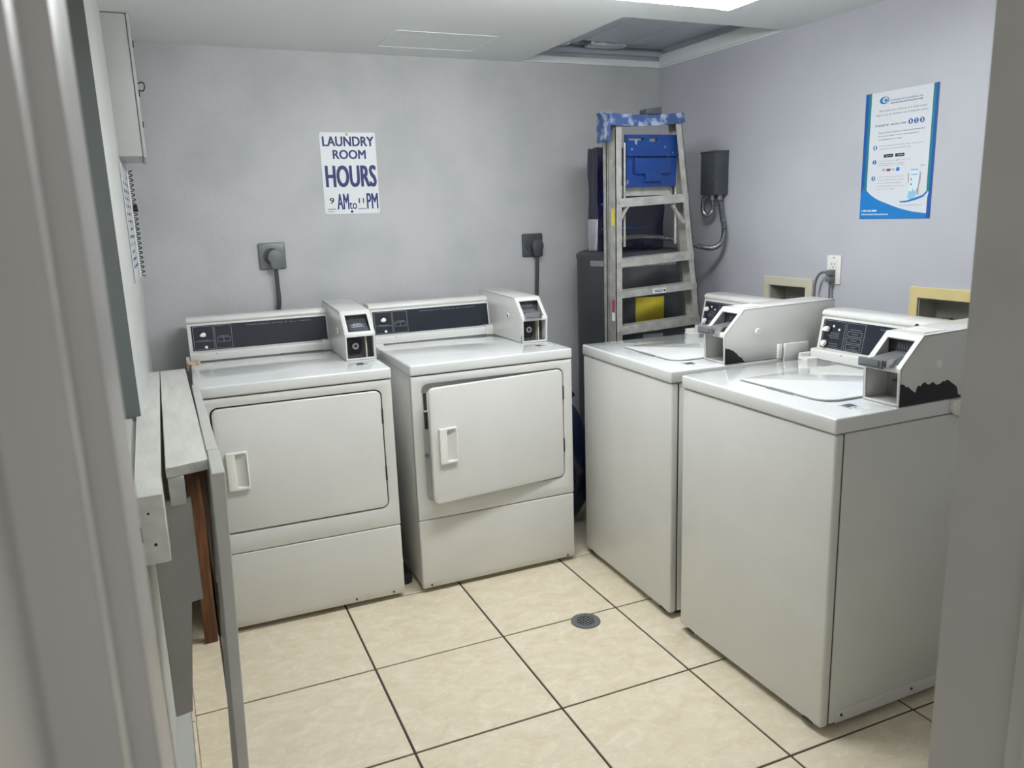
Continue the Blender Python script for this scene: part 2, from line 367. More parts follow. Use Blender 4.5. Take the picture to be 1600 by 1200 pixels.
# filled-in ceiling patch, only its raised outline shows
bm = nb(); ring(bm, rrect(-1.53, -1.10, -.47, -.17, .01, 2), rrect(-1.525, -1.105, -.465, -.175, .01, 2), lambda p: (p[0], p[1], H+.001), lambda p: (p[0], p[1], H-.0015))
struct('trim_4', bm, ceil_m, 'raised outline of a patched opening in the ceiling')

# ------------------------------------------------------------------ ceiling lamp
t = thing('ceiling_lamp', 'long lit fluorescent ceiling lamp with a white wraparound cover', 'lamp', (-1.35, -1.49, H))
bm = nb(); box(bm, -.615, .615, -.10, .10, -.028, 0); bev(bm, .006); obj('housing', bm, offwhite, t)
bm = nb(); prof = [(-.125, -.02), (-.125, -.05), (-.105, -.082), (-.07, -.092), (.07, -.092), (.105, -.082), (.125, -.05), (.125, -.02)]
prism(bm, prof, 'x', -.605, .605); bev(bm, .008, 2, 50); obj('diffuser', bm, lens_m, t)
for s in (-1, 1):
    bm = nb(); prism(bm, [(p[0]*1.03, p[1]*1.02) for p in prof], 'x', s*.606, s*.625); bev(bm, .012, 3, 50); obj('end_cap', bm, lens_m if s > 0 else offwhite, t)

# ------------------------------------------------------------------ machines (local x = right, y = depth, z = up)
TOP = .914
def console(root, w, kind, rust):
    u1 = w-.118
    prof = [(.545, TOP+.002), (.545, .945), (.549, .949), (.574, .951), (.5935, 1.0565), (.5975, 1.0590), (.5945, 1.0620), (.5915, 1.0665), (.5925, 1.0735), (.5975, 1.0795), (.606, 1.083), (.640, 1.0845), (.69, 1.083), (.69, TOP+.002)]
    bm = nb(); prism(bm, prof, 'x', 0, u1); bev(bm, .0012, 2, 40); con = obj('console', bm, enamel, root)
    o = Vector((0, .5745, .9535)); yd = Vector((0, .0195, .1055)).normalized(); nrm = Vector((0, -yd.z, yd.y)); xd = Vector((1, 0, 0)); h = .1000
    bm = nb(); A = [o+xd*a+yd*b+nrm*.0002 for a, b in ((.014, 0), (u1-.006, 0), (u1-.006, h), (.014, h))]
    loft(bm, A, [p+nrm*.0015 for p in A]); obj('control_panel', bm, panel_black, con)
    lo = o+nrm*.0021; W_ = u1-.02; L = .014
    F = lambda f: L+f*W_
    bm = nb(); segs = []
    if kind == 'dryer':
        segs += frame_segs(F(.012), F(.155), .004, h-.004)+[(F(.012), .036, F(.155), .036)]+frame_segs(F(.165), F(.285), .004, h-.004)+frame_segs(F(.18), F(.272), .030, .048)
        segs += [(F(.225), .030, F(.225), .048), (F(.04), .040, F(.125), .040), (F(.19), .053, F(.26), .053)]
    else:
        segs += frame_segs(F(.012), F(.19), .003, h-.004)+frame_segs(F(.205), F(.355), .003, h-.004)
        for b in (.052, .030, .008): segs += frame_segs(F(.22), F(.335), b, b+.016)+[(F(.25), b+.008, F(.30), b+.008)]
        for k, b in enumerate((.056, .050, .044, .038, .018, .010)): segs += [(F(.05+.02*(k % 2)), b, F(.15), b)]
        segs += [(F(.235), .075, F(.325), .075)]
    lines_into(bm, segs, lo, xd, yd, .0011); tag(obj('printed_lines', bm, print_grey, con, smooth=False), kind='stuff'); bm = nb()
    if kind == 'dryer': text_into(bm, 'PERMANENT PRESS & ALL FABRIC', lo, xd, yd, F(.40), F(.885), h-.0135, h-.0092, bold=.01, spacing=1.5)
    else: text_into(bm, 'PERMANENT PRESS', lo, xd, yd, F(.47), F(.78), h-.0145, h-.0100, bold=.01, spacing=1.5)
    tag(obj('lettering', bm, print_grey, con, smooth=False))
    def knob(a, b, r, ang, nm='knob'):
        c = o+xd*a+yd*b+nrm*.0015
        bm = nb(); disc(bm, c, r*1.5, nrm, .004, 20); obj('knob_skirt', bm, black, con)
        P = []
        for k in range(20):
            q = 2*math.pi*k/20; rr = r*(1+.75*max(0, math.cos(q))**6); P.append((rr*math.cos(q+ang), rr*math.sin(q+ang)))
        f = lambda p, z: c+xd*p[0]+yd*p[1]+nrm*z
        bm = nb(); loft(bm, [f(p, .004) for p in P], [f((p[0]*.85, p[1]*.85), .016) for p in P]); bev(bm, .0015, 2, 40); obj(nm, bm, offwhite, con)
    if kind == 'dryer':
        knob(F(.085), .062, .0098, math.radians(195))
        bm = nb(); disc(bm, o+xd*F(.095)+yd*.012+nrm*.001, .0062, nrm, .008, 16, .005); obj('start_button', bm, offwhite, con)
    else:
        knob(F(.05), .066, .010, math.radians(200)); knob(F(.045), .017, .0095, math.radians(255))
        for a, b in ((.095, .078), (.145, .068)):
            bm = nb(); disc(bm, o+xd*F(a)+yd*b+nrm*.001, .004, nrm, .003, 12); obj('indicator', bm, offwhite, con)
    for a in ((.10,) if kind == 'dryer' else (.14,)):
        bm = nb(); disc(bm, (a, .5452, .942), .002, (0, -1, 0), .0015, 10); obj('screw', bm, gasket_shade, con)
    if kind == 'washer':
        bm = nb(); disc(bm, (w-.265, .5920, 1.0690), .0062, (0, -1, .15), .004, 16); obj('screw_cap', bm, black, con)
    bm = nb(); box(bm, u1-.034, u1+.002, .536, .58, TOP+.0005, .957); bev(bm, .003); obj('end_bracket', bm, enamel, con)
    bm = nb(); box(bm, -.013, .034, .500, .546, TOP-.003, .9215); box(bm, -.016, -.003, .505, .57, .885, .935); bev(bm, .003); obj('hinge_clip', bm, rusty if rust else enamel, con)
    return con
def coin_box(root, w, kind, slide_out, chip=None):
    a, b = w-.119, w+.001
    A_, B_, C_, D_, E_ = (.215, TOP+.001), (.211, 1.018), (.290, 1.100), (.690, 1.108), (.690, TOP+.001)
    bm = nb(); side = [A_, B_, C_, D_, E_]
    prism(bm, side, 'x', a, a+.005); prism(bm, side, 'x', b-.005, b)
    prism(bm, [C_, D_, (D_[0], D_[1]-.005), (C_[0], C_[1]-.005)], 'x', a, b); box(bm, a, b, .685, .690, TOP+.001, 1.105)
    def slope_plate(p, q, hole, th):
        p, q = Vector((0, p[0], p[1])), Vector((0, q[0], q[1])); yd = (q-p).normalized(); n = Vector((0, yd.z, -yd.y)); L_ = (q-p).length
        f0 = lambda u, v: Vector((u, 0, 0))+p+yd*v; f1 = lambda u, v: f0(u, v)+n*th
        grid_plate(bm, [a, b], [0, L_], [(a+hole[0], b-hole[1], hole[2], L_-hole[3])], f0, f1)
        return L_
    slope_plate(A_, B_, (.008, .009, .007, .012), .006)
    slope_plate(B_, C_, (.018, .016, .011, .020), .007)
    bmesh.ops.recalc_face_normals(bm, faces=bm.faces)
    bev(bm, .0016, 2, 25)
    cb = obj('coin_box', bm, enamel, root)
    inner_mat = dark_grey if kind == 'dryer' else box_in
    vb = .262 if kind == 'dryer' else .30
    bm = nb(); box(bm, a+.005, b-.005, vb, vb+.004, TOP+.004, 1.010); obj('vault_back', bm, inner_mat, cb)
    bm = nb(); box(bm, a+.006, b-.006, .214, .33, 1.006, 1.010); obj('divider', bm, grey_plastic, cb)
    bm = nb(); box(bm, a+.006, b-.006, .220, vb, TOP+.002, TOP+.006); obj('vault_floor', bm, enamel if kind == 'washer' else dark_grey, cb)
    if kind == 'dryer':
        cx, cz = a+.042, .966
        bm = nb(); P = rrect(cx-.03, cx+.03, cz-.03, cz+.028, .012, 4); prism(bm, P, 'y', vb-.008, vb); bev(bm, .002); obj('lock_plate', bm, black, cb)
        bm = nb(); disc(bm, (cx+.004, vb-.008, cz), .0155, (0, -1, 0), .012, 24, .013); obj('lock', bm, chrome, cb)
        bm = nb(); disc(bm, (cx+.004, vb-.0201, cz), .006, (0, -1, 0), .001, 14); obj('keyhole', bm, black, cb)
        bm = nb(); box(bm, b-.035, b-.031, .235, vb, TOP+.006, 1.004); obj('vault_wall', bm, beige_plastic, cb)
    else:
        bm = nb(); box(bm, a+.033, a+.082, .284, .299, TOP+.006, .968); bev(bm, .0015); obj('vault_door', bm, grey_plastic, cb)
        bm = nb(); disc(bm, (b-.03, .298, .972), .013, (-.6, -1, 0), .016, 18); obj('lock', bm, chrome, cb)
    # upper window: slot plate, chute and slide
    bm = nb(); box(bm, a+.006, b-.006, .296, .300, 1.012, 1.094); obj('slot_plate', bm, dark_grey, cb)
    bm = nb()
    for k in range(6): box(bm, a+.040+k*.0085, a+.0425+k*.0085, .2945, .2962, 1.055, 1.072)
    obj('slots', bm, plate_grey, cb)
    z0 = 1.020
    if slide_out:
        y0 = .176 if kind == 'washer' else .20
        bm = nb(); loft(bm, [(a+.028, .298, z0+.004), (b-.026, .298, z0+.004), (b-.026, .298, z0+.028), (a+.028, .298, z0+.028)], [(a+.026, y0+.01, z0+.002), (b-.03, y0+.01, z0+.002), (b-.03, y0+.01, z0+.016), (a+.026, y0+.01, z0+.016)]); bev(bm, .002)
        sl = obj('coin_slide', bm, grey_plastic, cb)
        bm = nb(); box(bm, a+.012, b-.030, y0, y0+.011, z0-.004, z0+.021); bev(bm, .003, 2); obj('slide_handle', bm, grey_plastic if kind == 'washer' else chrome, cb)
        bm = nb(); box(bm, a+.018, b-.040, y0-.001, y0, z0+.001, z0+.0025); box(bm, b-.041, b-.038, y0-.001, y0, z0+.002, z0+.018); obj('slide_marks', bm, gasket_shade, cb)
        bm = nb(); box(bm, b-.030, b-.027, y0+.014, .297, z0-.003, z0+.020); obj('slide_guide', bm, chrome, cb)
    else:
        bm = nb(); loft(bm, [(a+.022, .218, 1.024), (b-.020, .218, 1.024), (b-.020, .296, 1.024), (a+.022, .296, 1.024)], [(a+.022, .234, 1.034), (b-.020, .234, 1.034), (b-.020, .290, 1.066), (a+.022, .290, 1.066)]); bev(bm, .0015); obj('coin_slide', bm, dark_grey, cb)
        yd = Vector((0, .056, .032)).normalized(); n = Vector((0, -yd.z, yd.y)); oo = Vector((a+.034, .240, 1.0375))+n*.0008; xd = Vector((1, 0, 0))
        bm = nb(); lines_into(bm, frame_segs(.012, .042, .010, .024)+[(0, .016, .012, .016), (.042, .016, .054, .016), (0, .004, .054, .004)]+[(.016+.006*k, .0125, .016+.006*k, .0215) for k in range(4)], oo, xd, yd, .0016); obj('emblem', bm, print_white, cb, smooth=False)
    # round button on the side that faces into the room
    ux, dx = (a, -1) if kind == 'dryer' else (b, 1)
    bm = nb(); disc(bm, (ux, .352 if kind == 'dryer' else .352, 1.018), .0125, (dx, 0, 0), .004, 18, .010); obj('side_lock', bm, offwhite, cb)
    if kind == 'dryer':
        bm = nb(); disc(bm, (ux-.004, .350, 1.018), .005, (dx, 0, 0), .001, 12); obj('keyhole', bm, gasket_shade, cb)
    if chip:
        bm = nb(); loft(bm, [(b-.0005, p[0], p[1]) for p in chip], [(b+.0007, p[0], p[1]) for p in chip]); tag(obj('chipped_paint', bm, chipped, cb, smooth=False), 'bare dark patch of chipped paint')
    bm = nb(); box(bm, a-.0004, a+.0004, .216, .222, TOP+.002, .945); obj('paint_chip', bm, chipped, cb)
    return cb
def worktop(root, w, d, z0):
    bm = nb(); box(bm, -.002, w+.002, -.004, d, z0, TOP); bev(bm, .0065, 3); return obj('worktop', bm, enamel_top, root)
def feet(root, w, d, z):
    for x in (.05, w-.05):
        for y_ in (.06, d-.06):
            bm = nb(); disc(bm, (x, y_, 0), .022, h=.008, n=14); disc(bm, (x, y_, .008), .008, h=z-.004, n=10); obj('foot', bm, gasket_shade, root)
def price_label(root, w, kind):
    x0, y0, x1, y1 = w-.100, .104, w-.027, .150
    tb = .0006
    bm = nb(); box(bm, x0, x1, y0, y1, TOP, TOP+tb); lb = obj('sticker', bm, paper, root)
    z = TOP+tb+.0003; bm = nb()
    quad(bm, (x0+.002, y0+.008, z), (x0+.030, y0+.008, z), (x0+.030, y1-.004, z), (x0+.002, y1-.004, z)); quad(bm, (x0, y0+.001, z), (x0+.045, y0+.001, z), (x0+.045, y0+.004, z), (x0, y0+.004, z))
    obj('sticker_block', bm, dark_grey, lb, smooth=False)
    bm = nb()
    lines_into(bm, [(x0+.036, y0+.012, x0+.044, y0+.012), (x0+.044, y0+.012, x0+.044, y0+.022), (x0+.036, y0+.022, x0+.044, y0+.022), (x0+.036, y0+.022, x0+.036, y0+.034), (x0+.036, y0+.034, x0+.046, y0+.034), (x0+.052, y0+.012, x0+.064, y0+.014), (x0+.052, y0+.026, x0+.062, y0+.03)], (0, 0, z), (1, 0, 0), (0, 1, 0), .002)
    obj('sticker_marks', bm, ink_black, lb, smooth=False)

DW, DD = .6723, .70
def dryer(loc, rz, label, ajar, slide, rust):
    t = thing('tumble_dryer', label, 'dryer', loc, rz, 'coin-operated dryers along the back wall'); w = DW; zs = .3017; zt = .8695
    feet(t, w, DD, .02)
    bm = nb(); box(bm, .004, w-.004, .026, DD, .018, .873); bev(bm, .004); obj('cabinet', bm, enamel, t)
    bm = nb(); fr = rrect(.039, .6335, .3765, .8375, .027, 6); ou = rrect(0, w, zs+.0012, zt, .004, 6)
    ring(bm, ou, fr, lambda p: (p[0], 0, p[1]), lambda p: (p[0], .026, p[1])); bev(bm, .0035, 2, 60); obj('front_panel', bm, enamel, t)
    bm = nb(); box(bm, 0, w, 0, .026, .0175, zs-.0015); bev(bm, .006, 3); lp = obj('lower_panel', bm, enamel_foot, t)
    for x, z in (((.035, .030), (w-.035, .028)) if ajar else ((w-.045, .031), (w-.19, .033))):
        bm = nb(); disc(bm, (x, .0004, z), .0042, (0, -1, 0), .0022, 12); obj('screw', bm, gasket_shade, lp)
    bm = nb(); box(bm, .036, .637, .0215, .0255, .372, .842); rc = obj('door_recess', bm, enamel if ajar else gasket_shade, t)  # shut door: shade of the door gap is put into the plate colour
    if ajar:
        bm = nb(); box(bm, .050, .062, .017, .0214, .66, .80); obj('latch_slot', bm, gasket_shade, rc)
        bm = nb(); box(bm, .047, .066, .0135, .0214, .727, .733); obj('latch_tongue', bm, beige_plastic, rc)
        bm = nb(); disc(bm, (.052, .0214, .555), .008, (0, -1, 0), .004, 12); obj('screw', bm, plate_grey, rc)
    worktop(t, w, DD, .8735)
    # door, hinged on its right edge
    ang = .106 if ajar else 0
    hx_ = .6295
    d = bpy.data.objects.new('door', None); dw = .5855
    P = rrect(-dw, 0, .3815, .8325, .023, 6)
    bm = nb(); prism(bm, P, 'y', -.002, .016); bev(bm, .0045, 3, 60); d = obj('door', bm, enamel, t, (hx_, 0, 0)); d.rotation_euler = (0, 0, ang)
    if ajar:
        bm = nb(); prism(bm, rrect(-dw+.03, -.03, .41, .80, .02, 4), 'y', .016, .020); obj('inner_door', bm, cavity_m, d)
    x0, x1, z0, z1 = .074-hx_, .146-hx_, .538, .676
    bm = nb(); f = lambda k: (lambda p: (p[0], k, p[1]))
    ring(bm, rrect(x0, x1, z0, z1, .004, 4), rrect(x0+.030, x1-.0055, z0+.010, z1-.007, .006, 4), f(-.0145), f(-.002)); bev(bm, .0022, 2, 50); hd = obj('handle', bm, offwhite, d)
    bm = nb(); n = 8; A = []; 
    xa, xb = x0+.029, x1-.004
    rows = [[(xa+(xb-xa)*k/n, -.0025-.0095*(k/n)**2.2, z) for k in range(n+1)] for z in (z0+.008, z1-.005)]
    V = [[bm.verts.new(p) for p in r] for r in rows]
    for k in range(n): bm.faces.new((V[0][k], V[0][k+1], V[1][k+1], V[1][k]))
    obj('finger_scoop', bm, enamel, hd)
    for z in (.515, .735):
        bm = nb(); box(bm, hx_-.002, hx_+.0045, -.0035, .018, z-.028, z+.028); bev(bm, .0015); obj('hinge', bm, gasket_shade, t)
    console(t, w, 'dryer', rust); coin_box(t, w, 'dryer', slide); price_label(t, w, 'dryer')
    return t
D1 = dryer((-2.4024, -.7628, 0), -.0355, 'white coin dryer in the left corner, door shut, half behind the hanging table leaf', False, False, True)
D2 = dryer((-1.6601, -.8000, 0), -.0189, 'white coin dryer with its square door standing ajar, right of the other dryer', True, True, False)

WW, WD = .6521, .6976
def washer(nx, ny, rz, label, chip, bracket):
    c, s = math.cos(rz), math.sin(rz)
    t = thing('washing_machine', label, 'washer', (nx-s*WW, ny+c*WW, 0), rz-math.pi/2, 'top-loading coin washers along the right wall'); w = WW; zt = .8690
    feet(t, w, WD, .026)
    bm = nb(); box(bm, 0, w, 0, .030, .0224, zt); bev(bm, .008, 3); fp = obj('front_panel', bm, enamel, t)
    for x, dz in ((.06, .0), (w-.05, 0)):
        bm = nb(); P = [(x-.022, .020), (x+.02, .020), (x+.016, .027), (x+.004, .031), (x-.012, .029)]; prism(bm, P, 'y', -.0006, .004); obj('foot_notch', bm, gasket_shade, fp, smooth=False)
    bm = nb(); box(bm, .001, w-.001, .0325, WD, .026, zt); bev(bm, .004, 2); cab = obj('cabinet', bm, enamel, t)
    bm = nb(); box(bm, w-.0015, w+.0012, .055, WD-.02, .024, .062); bev(bm, .001, 1); sk = obj('side_skirt', bm, enamel, cab)
    for y_ in (.075, .35):
        bm = nb(); disc(bm, (w+.001, y_, .046), .0045, (1, 0, 0), .002, 12); obj('screw', bm, gasket_shade, sk)
    bm = nb(); box(bm, .004, w-.004, .004, .034, .026, .866); obj('seam', bm, gasket_shade, t)
    worktop(t, w, WD, .8715)
    x0, x1, y0, y1 = .165, .522, .098, .505
    P = []
    for cx, cy, r, a0 in ((x1-.055, y0+.055, .055, -90), (x1-.008, y1-.008, .008, 0), (x0+.012, y1-.012, .012, 90), (x0+.012, y0+.012, .012, 180)):
        for k in range(7): a = math.radians(a0+15*k); P.append((cx+r*math.cos(a), cy+r*math.sin(a)))
    bm = nb(); prism(bm, P, 'z', TOP+.0008, TOP+.007); bev(bm, .003, 2, 50); lid = obj('lid', bm, enamel_top, t)
    bm = nb(); prism(bm, [((p[0]-.35)*1.018+.35, (p[1]-.3)*1.018+.3) for p in P], 'z', TOP-.0005, TOP+.0012); obj('lid_gap', bm, plate_grey, t)
    bm = nb(); loft(bm, [(.29, .088, TOP), (.40, .088, TOP), (.40, .098, TOP), (.29, .098, TOP)], [(.30, .096, TOP+.005), (.39, .096, TOP+.005), (.39, .099, TOP+.005), (.30, .099, TOP+.005)]); obj('finger_grip', bm, grey_plastic, lid)
    con = console(t, w, 'washer', False); cb = coin_box(t, w, 'washer', True, chip); price_label(t, w, 'washer')
    if bracket == 'rail':
        bm = nb(); box(bm, w+.001, w+.012, .436, .452, TOP-.0, .966); bev(bm, .002); obj('side_bracket', bm, offwhite, cb)
        bm = nb(); prism(bm, [(.455, .880), (.463, .967), (.567, .967), (.567, .880)], 'x', w+.002, w+.016); bev(bm, .003, 2); obj('side_bracket', bm, enamel, cb)
    else:
        bm = nb(); prism(bm, [(.408, .914), (.408, .884), (.425, .868), (.50, .855), (.50, .914)], 'x', w, w+.020); bev(bm, .006, 3); obj('side_bracket', bm, offwhite, cb)
    bm = nb(); box(bm, w-.10, w-.02, .315, .40, 1.1012, 1.1032); obj("top_label", bm, offwhite, cb)
    return t
chip1 = [(.2152, .9155), (.215, .972), (.2258, .9678), (.2311, .9686), (.2365, .9645), (.2446, .9619), (.2528, .9571), (.2584, .9521), (.2644, .9485), (.2681, .9425), (.2778, .9352), (.2861, .9317), (.289, .9251), (.2946, .9195), (.2995, .9155)]
chip2 = [(.2152, .9155), (.2138, .9786), (.2282, .9749), (.236, .967), (.2435, .9678), (.2564, .9576), (.2672, .951), (.2733, .9494), (.2768, .9621), (.2822, .9675), (.2898, .9635), (.2969, .9701), (.3055, .9739), (.3135, .9673), (.3246, .965), (.3362, .9707), (.3429, .9655), (.3526, .9604), (.3677, .963), (.3733, .9681), (.3828, .9665), (.3904, .97), (.3982, .9678), (.4085, .9603), (.4186, .9547), (.4289, .9481), (.4351, .9383), (.4376, .9256), (.4500, .9185), (.452, .9155)]
W1 = washer(-.9376, -1.4157, -.0484, 'white coin washer nearer the ladder, with a small chipped patch on its coin box', chip1, 'rail')
W2 = washer(-.9525, -2.1379, -.0134, 'white coin washer nearest the doorway, with a large jagged chipped patch', chip2, 'round')

# ------------------------------------------------------------------ floor drain
t = thing('floor_drain', 'round dark metal drain grate set in the beige tiles', 'drain', (-1.208, -1.284, 0))
bm = nb(); disc(bm, (0, 0, -.001), .052, h=.0016, n=40); obj('pit', bm, black, t)
n = 40; c_ = lambda r, z: [(r*math.cos(2*math.pi*k/n), r*math.sin(2*math.pi*k/n), z) for k in range(n)]
bm = nb(); o0, i0 = c_(.0535, .0005), c_(.034, .0005)
V = [[bm.verts.new(p) for p in q] for q in (c_(.0535, .0004), c_(.0525, .0035), c_(.034, .0038), c_(.034, .0004))]
for A, B in zip(V, V[1:]):
    for k in range(n): bm.faces.new((A[k], A[(k+1) % n], B[(k+1) % n], B[k]))
obj('rim', bm, drain_m, t)
bm = nb()
for k in range(-3, 3):
    x = k*.0125+.003; L_ = math.sqrt(max(.035**2-x*x, 0))
    if L_ > .004: box(bm, x-.0022, x+.0022, -L_, L_, .0007, .0036); box(bm, -L_, L_, x-.0022, x+.0022, .0007, .0034)
for v in bm.verts: v.co = Matrix.Rotation(.3, 3, 'Z') @ v.co
obj('grate', bm, drain_m, t)

# ------------------------------------------------------------------ signs on the walls
t = thing('hours_sign', 'white sign with navy lettering LAUNDRY ROOM HOURS on the back wall', 'sign', (-1.758, -.0016, 1.473))
bm = nb(); P = [(p[0]+.0015*(1-p[1]/.346)*0, p[1]) for p in rrect(0, .246, 0, .3465, .009, 4)]; prism(bm, P, 'y', -.0012, .0014); obj('sheet', bm, sign_m, t)
sg = dict(org=(0, -.0016, 0), xd=(1, 0, 0), yd=(0, 0, 1))
bm = nb()
for s_, a, b, c, d, bd in (('LAUNDRY', .0105, .2385, .2885, .3285, .04), ('ROOM', .052, .199, .235, .2722, .04), ('HOURS', .013, .2405, .1165, .2065, .032), ('AM', .0555, .109, .0205, .0868, .02), ('to', .109, .143, .0204, .0500, .02), ('PM', .188, .2405, .0205, .0862, .02)):
    text_into(bm, s_, sg['org'], sg['xd'], sg['yd'], a, b, c, d, bold=bd)
lines_into(bm, [(.013, .0216, .049, .0216), (.148, .0208, .1845, .0208)], sg['org'], sg['xd'], sg['yd'], .0028)
obj('lettering', bm, ink_blue, t, smooth=False)
bm = nb(); text_into(bm, '9', sg['org'], sg['xd'], sg['yd'], .0235, .043, .046, .0705, bold=.03); text_into(bm, '11', sg['org'], sg['xd'], sg['yd'], .152, .176, .0452, .0668, bold=.03)
lines_into(bm, [(.012, .011, .040, .011)], sg['org'], sg['xd'], sg['yd'], .0022)
tag(obj('hour_numbers', bm, ink_black, t, smooth=False), 'stuck-on black numbers')
for x, z, hole in ((.1195, .338, 1), (.1185, .0095, 0)):
    bm = nb(); disc(bm, (x, -.0013, z), .0055, (0, -1, 0), .002, 16); obj('screw', bm, ink_black if not hole else rusty, t)
for x, z in ((.013, .336), (.233, .336), (.236, .012)):
    bm = nb(); disc(bm, (x, -.0013, z), .0018, (0, -1, 0), .0008, 8); obj('corner_hole', bm, ink_grey, t)

# poster, local s to the right (towards the door) and t up; built in a frame rotated to face the room
t = thing('payment_poster', 'white poster with blue and green borders about paying by phone', 'poster', (-.0012, -1.317, 1.384), -math.pi/2)
PO = dict(xd=(1, 0, 0), yd=(0, 0, 1))
def pf(k): return Vector((0, -.0006-k*.00025, 0))
PW, PH = .3015, .4495
def pquad(name, pts, m, k):
    bm = nb(); poly(bm, [Vector((p[0], 0, p[1]))+pf(k) for p in pts]); return obj(name, bm, m, t, smooth=False)
bm = nb(); box(bm, 0, PW, -.0006, .0006, 0, PH); obj('sheet', bm, paper, t)
sw = [(.0262, .104), (.045, .088), (.070, .0735), (.092, .0640), (.1145, .0566), (.145, .046), (.1793, .0355), (.2311, .0240), (.286, .0178)]
pquad('lower_wave', [(0, 0), (PW, 0), (PW, .0178), (.286, .0178)]+sw[::-1][1:]+[(.0262, .104), (.0262, .12), (0, .12)], p_blue, 1)
pquad('border', [(0, .09), (.0145, .12), (.0145, PH), (0, PH)], p_mid, 2)
pquad('border', [(.0145, .10), (.0262, .104), (.0262, PH), (.0145, PH)], p_teal, 2)
pquad('border', [(.2805, .098), (.290, .09), (.290, PH), (.2805, PH)], p_teal, 2)
pquad('border', [(.286, .0), (PW, 0), (PW, PH), (.290, PH), (.290, .09), (.286, .07)], p_mid, 1.5)
pquad('water', [(.175, .0615), (.20, .0625), (.228, .0695), (.250, .0755), (.2675, .0815), (.286, .0985), (.286, .090), (.270, .074), (.245, .066), (.22, .060), (.195, .0565), (.175, .0570)], p_blue, 2)
pquad('water', [(.207, .088), (.213, .100), (.219, .092), (.226, .107), (.231, .094), (.240, .098), (.238, .076), (.222, .066), (.206, .070)], p_light, 2)
P = [(.0825+.0212*math.cos(2*math.pi*k/24)*(1 if math.cos(2*math.pi*k/24) < 0 else .95), .4195+.0128*math.sin(2*math.pi*k/24)) for k in range(24)]
pquad('logo', P, p_blue, 1)
P = [(.0865+.0125*math.cos(2*math.pi*k/20), .4200+.0095*math.sin(2*math.pi*k/20)) for k in range(20)]
pquad('logo', P, paper, 2)
P = [(.0885+.008*math.cos(2*math.pi*k/20), .4188+.0062*math.sin(2*math.pi*k/20)) for k in range(20)]
pquad('logo', P, ink_grey, 3)
def words(name, rows, m, k=1):
    bm = nb()
    for (s_, a, b, c, d, bd, it) in rows: text_into(bm, s_, pf(k), PO['xd'], PO['yd'], a, b, c, d, bold=bd, italic=it)
    return obj(name, bm, m, t, smooth=False)
words('lettering', [('Commercial Laundries, Inc.', .108, .243, .4118, .4205, 0, 0)], p_mid)
words('lettering', [('COIN, SMART AND OPERATED FOR OVER 60 YEARS', .109, .241, .4032, .4082, .03, 0), ("IT'S AS EASY AS /", .048, .111, .329, .3362, .015, .3), ('TAN FACIL COMO', .1145, .181, .3295, .3355, .015, .3),
    ('These laundry machines use the LaundryMobile Pay', .0635, .256, .3035, .3088, .01, .2), ('for payment / Estas maquinas usan la aplicacion', .0642, .234, .2918, .2968, .01, .2), ('LaundryMobile Pay para pagar', .0642, .167, .2798, .2846, .01, .2)], ink_black)
words('lettering', [('Pay with your phone in 3 easy steps', .062, .2595, .378, .3868, .0, .2), ('Pague con su telefono en 3 simples pasos', .048, .265, .3642, .3728, 0, .2)], ink_grey)
words('lettering', [('Download the LaundryMobile App / Descargue la', .070, .257, .2572, .2625, 0, .15), ('aplicacion LaundryMobile App', .0735, .205, .2470, .2520, 0, .15),
    ('Create account or register your card', .072, .209, .2042, .2092, 0, .15), ('Cree una cuenta y registre', .0725, .184, .1952, .1998, 0, .15), ('su tarjeta de credito', .0725, .184, .1885, .1930, 0, .15),
    ('Scan the machine code with the app', .0708, .184, .1474, .1522, 0, .15), ('and start washing your laundry', .0705, .185, .1364, .1412, 0, .15), ('Escanee el codigo de la maquina', .0700, .173, .1255, .1302, 0, .15), ('con la aplicacion y comience', .0706, .189, .1145, .1195, 0, .15), ('a lavar su ropa', .0714, .149, .1045, .1092, 0, .15),
    ('www.commerciallaundries.com', .176, .265, .0455, .0492, .01, 0)], ink_grey)
words('lettering', [('1-800-204-8889', .009, .077, .0262, .0328, .03, 0), ('www.CommercialLaundries.com', .0095, .128, .0140, .0200, .02, 0)], white_ink, 2)
for s_, cx, cy in (('1', .198, .3350), ('2', .2207, .3348), ('3', .2440, .3347), ('1', .0537, .2560), ('2', .0545, .2045), ('3', .0537, .1462)):
    r_ = .0093 if cy > .3 else .0085
    pquad('number_dot', [(cx+r_*math.cos(2*math.pi*k/20), cy+r_*math.sin(2*math.pi*k/20)) for k in range(20)], p_mid, 1)
    words('lettering', [(s_, cx-(.0022 if s_ == '1' else .0036), cx+(.0022 if s_ == '1' else .0036), cy-.0058, cy+.0058, .02, 0)], white_ink, 2)
for a, b, s_ in ((.094, .134, 'App Store'), (.143, .1815, 'Google Play')):
    pquad('store_badge', rrect(a, b, .2185, .2298, .002, 2), ink_black, 1); words('lettering', [(s_, a+.008, b-.004, .2218, .2262, .01, 0)], white_ink, 2)
pquad('card_mark', [(.110, .1695), (.127, .1695), (.127, .1785), (.110, .1785)], p_red, 1); pquad('card_mark', [(.151, .1682), (.165, .1682), (.165, .1808), (.151, .1808)], p_blue, 1)
bm = nb(); lines_into(bm, [(.090, .1770, .104, .1770), (.090, .1725, .104, .1725), (.1305, .1755, .144, .1755), (.138, .1705, .144, .1705)], pf(1), PO['xd'], PO['yd'], .0022); obj('card_mark', bm, ink_grey, t, smooth=False)
pquad('phone', rrect(.209, .2455, .090, .1715, .004, 3), p_phone, 1); pquad('phone', [(.211, .1665), (.243, .1665), (.243, .1715), (.211, .1715)], p_light, 2)
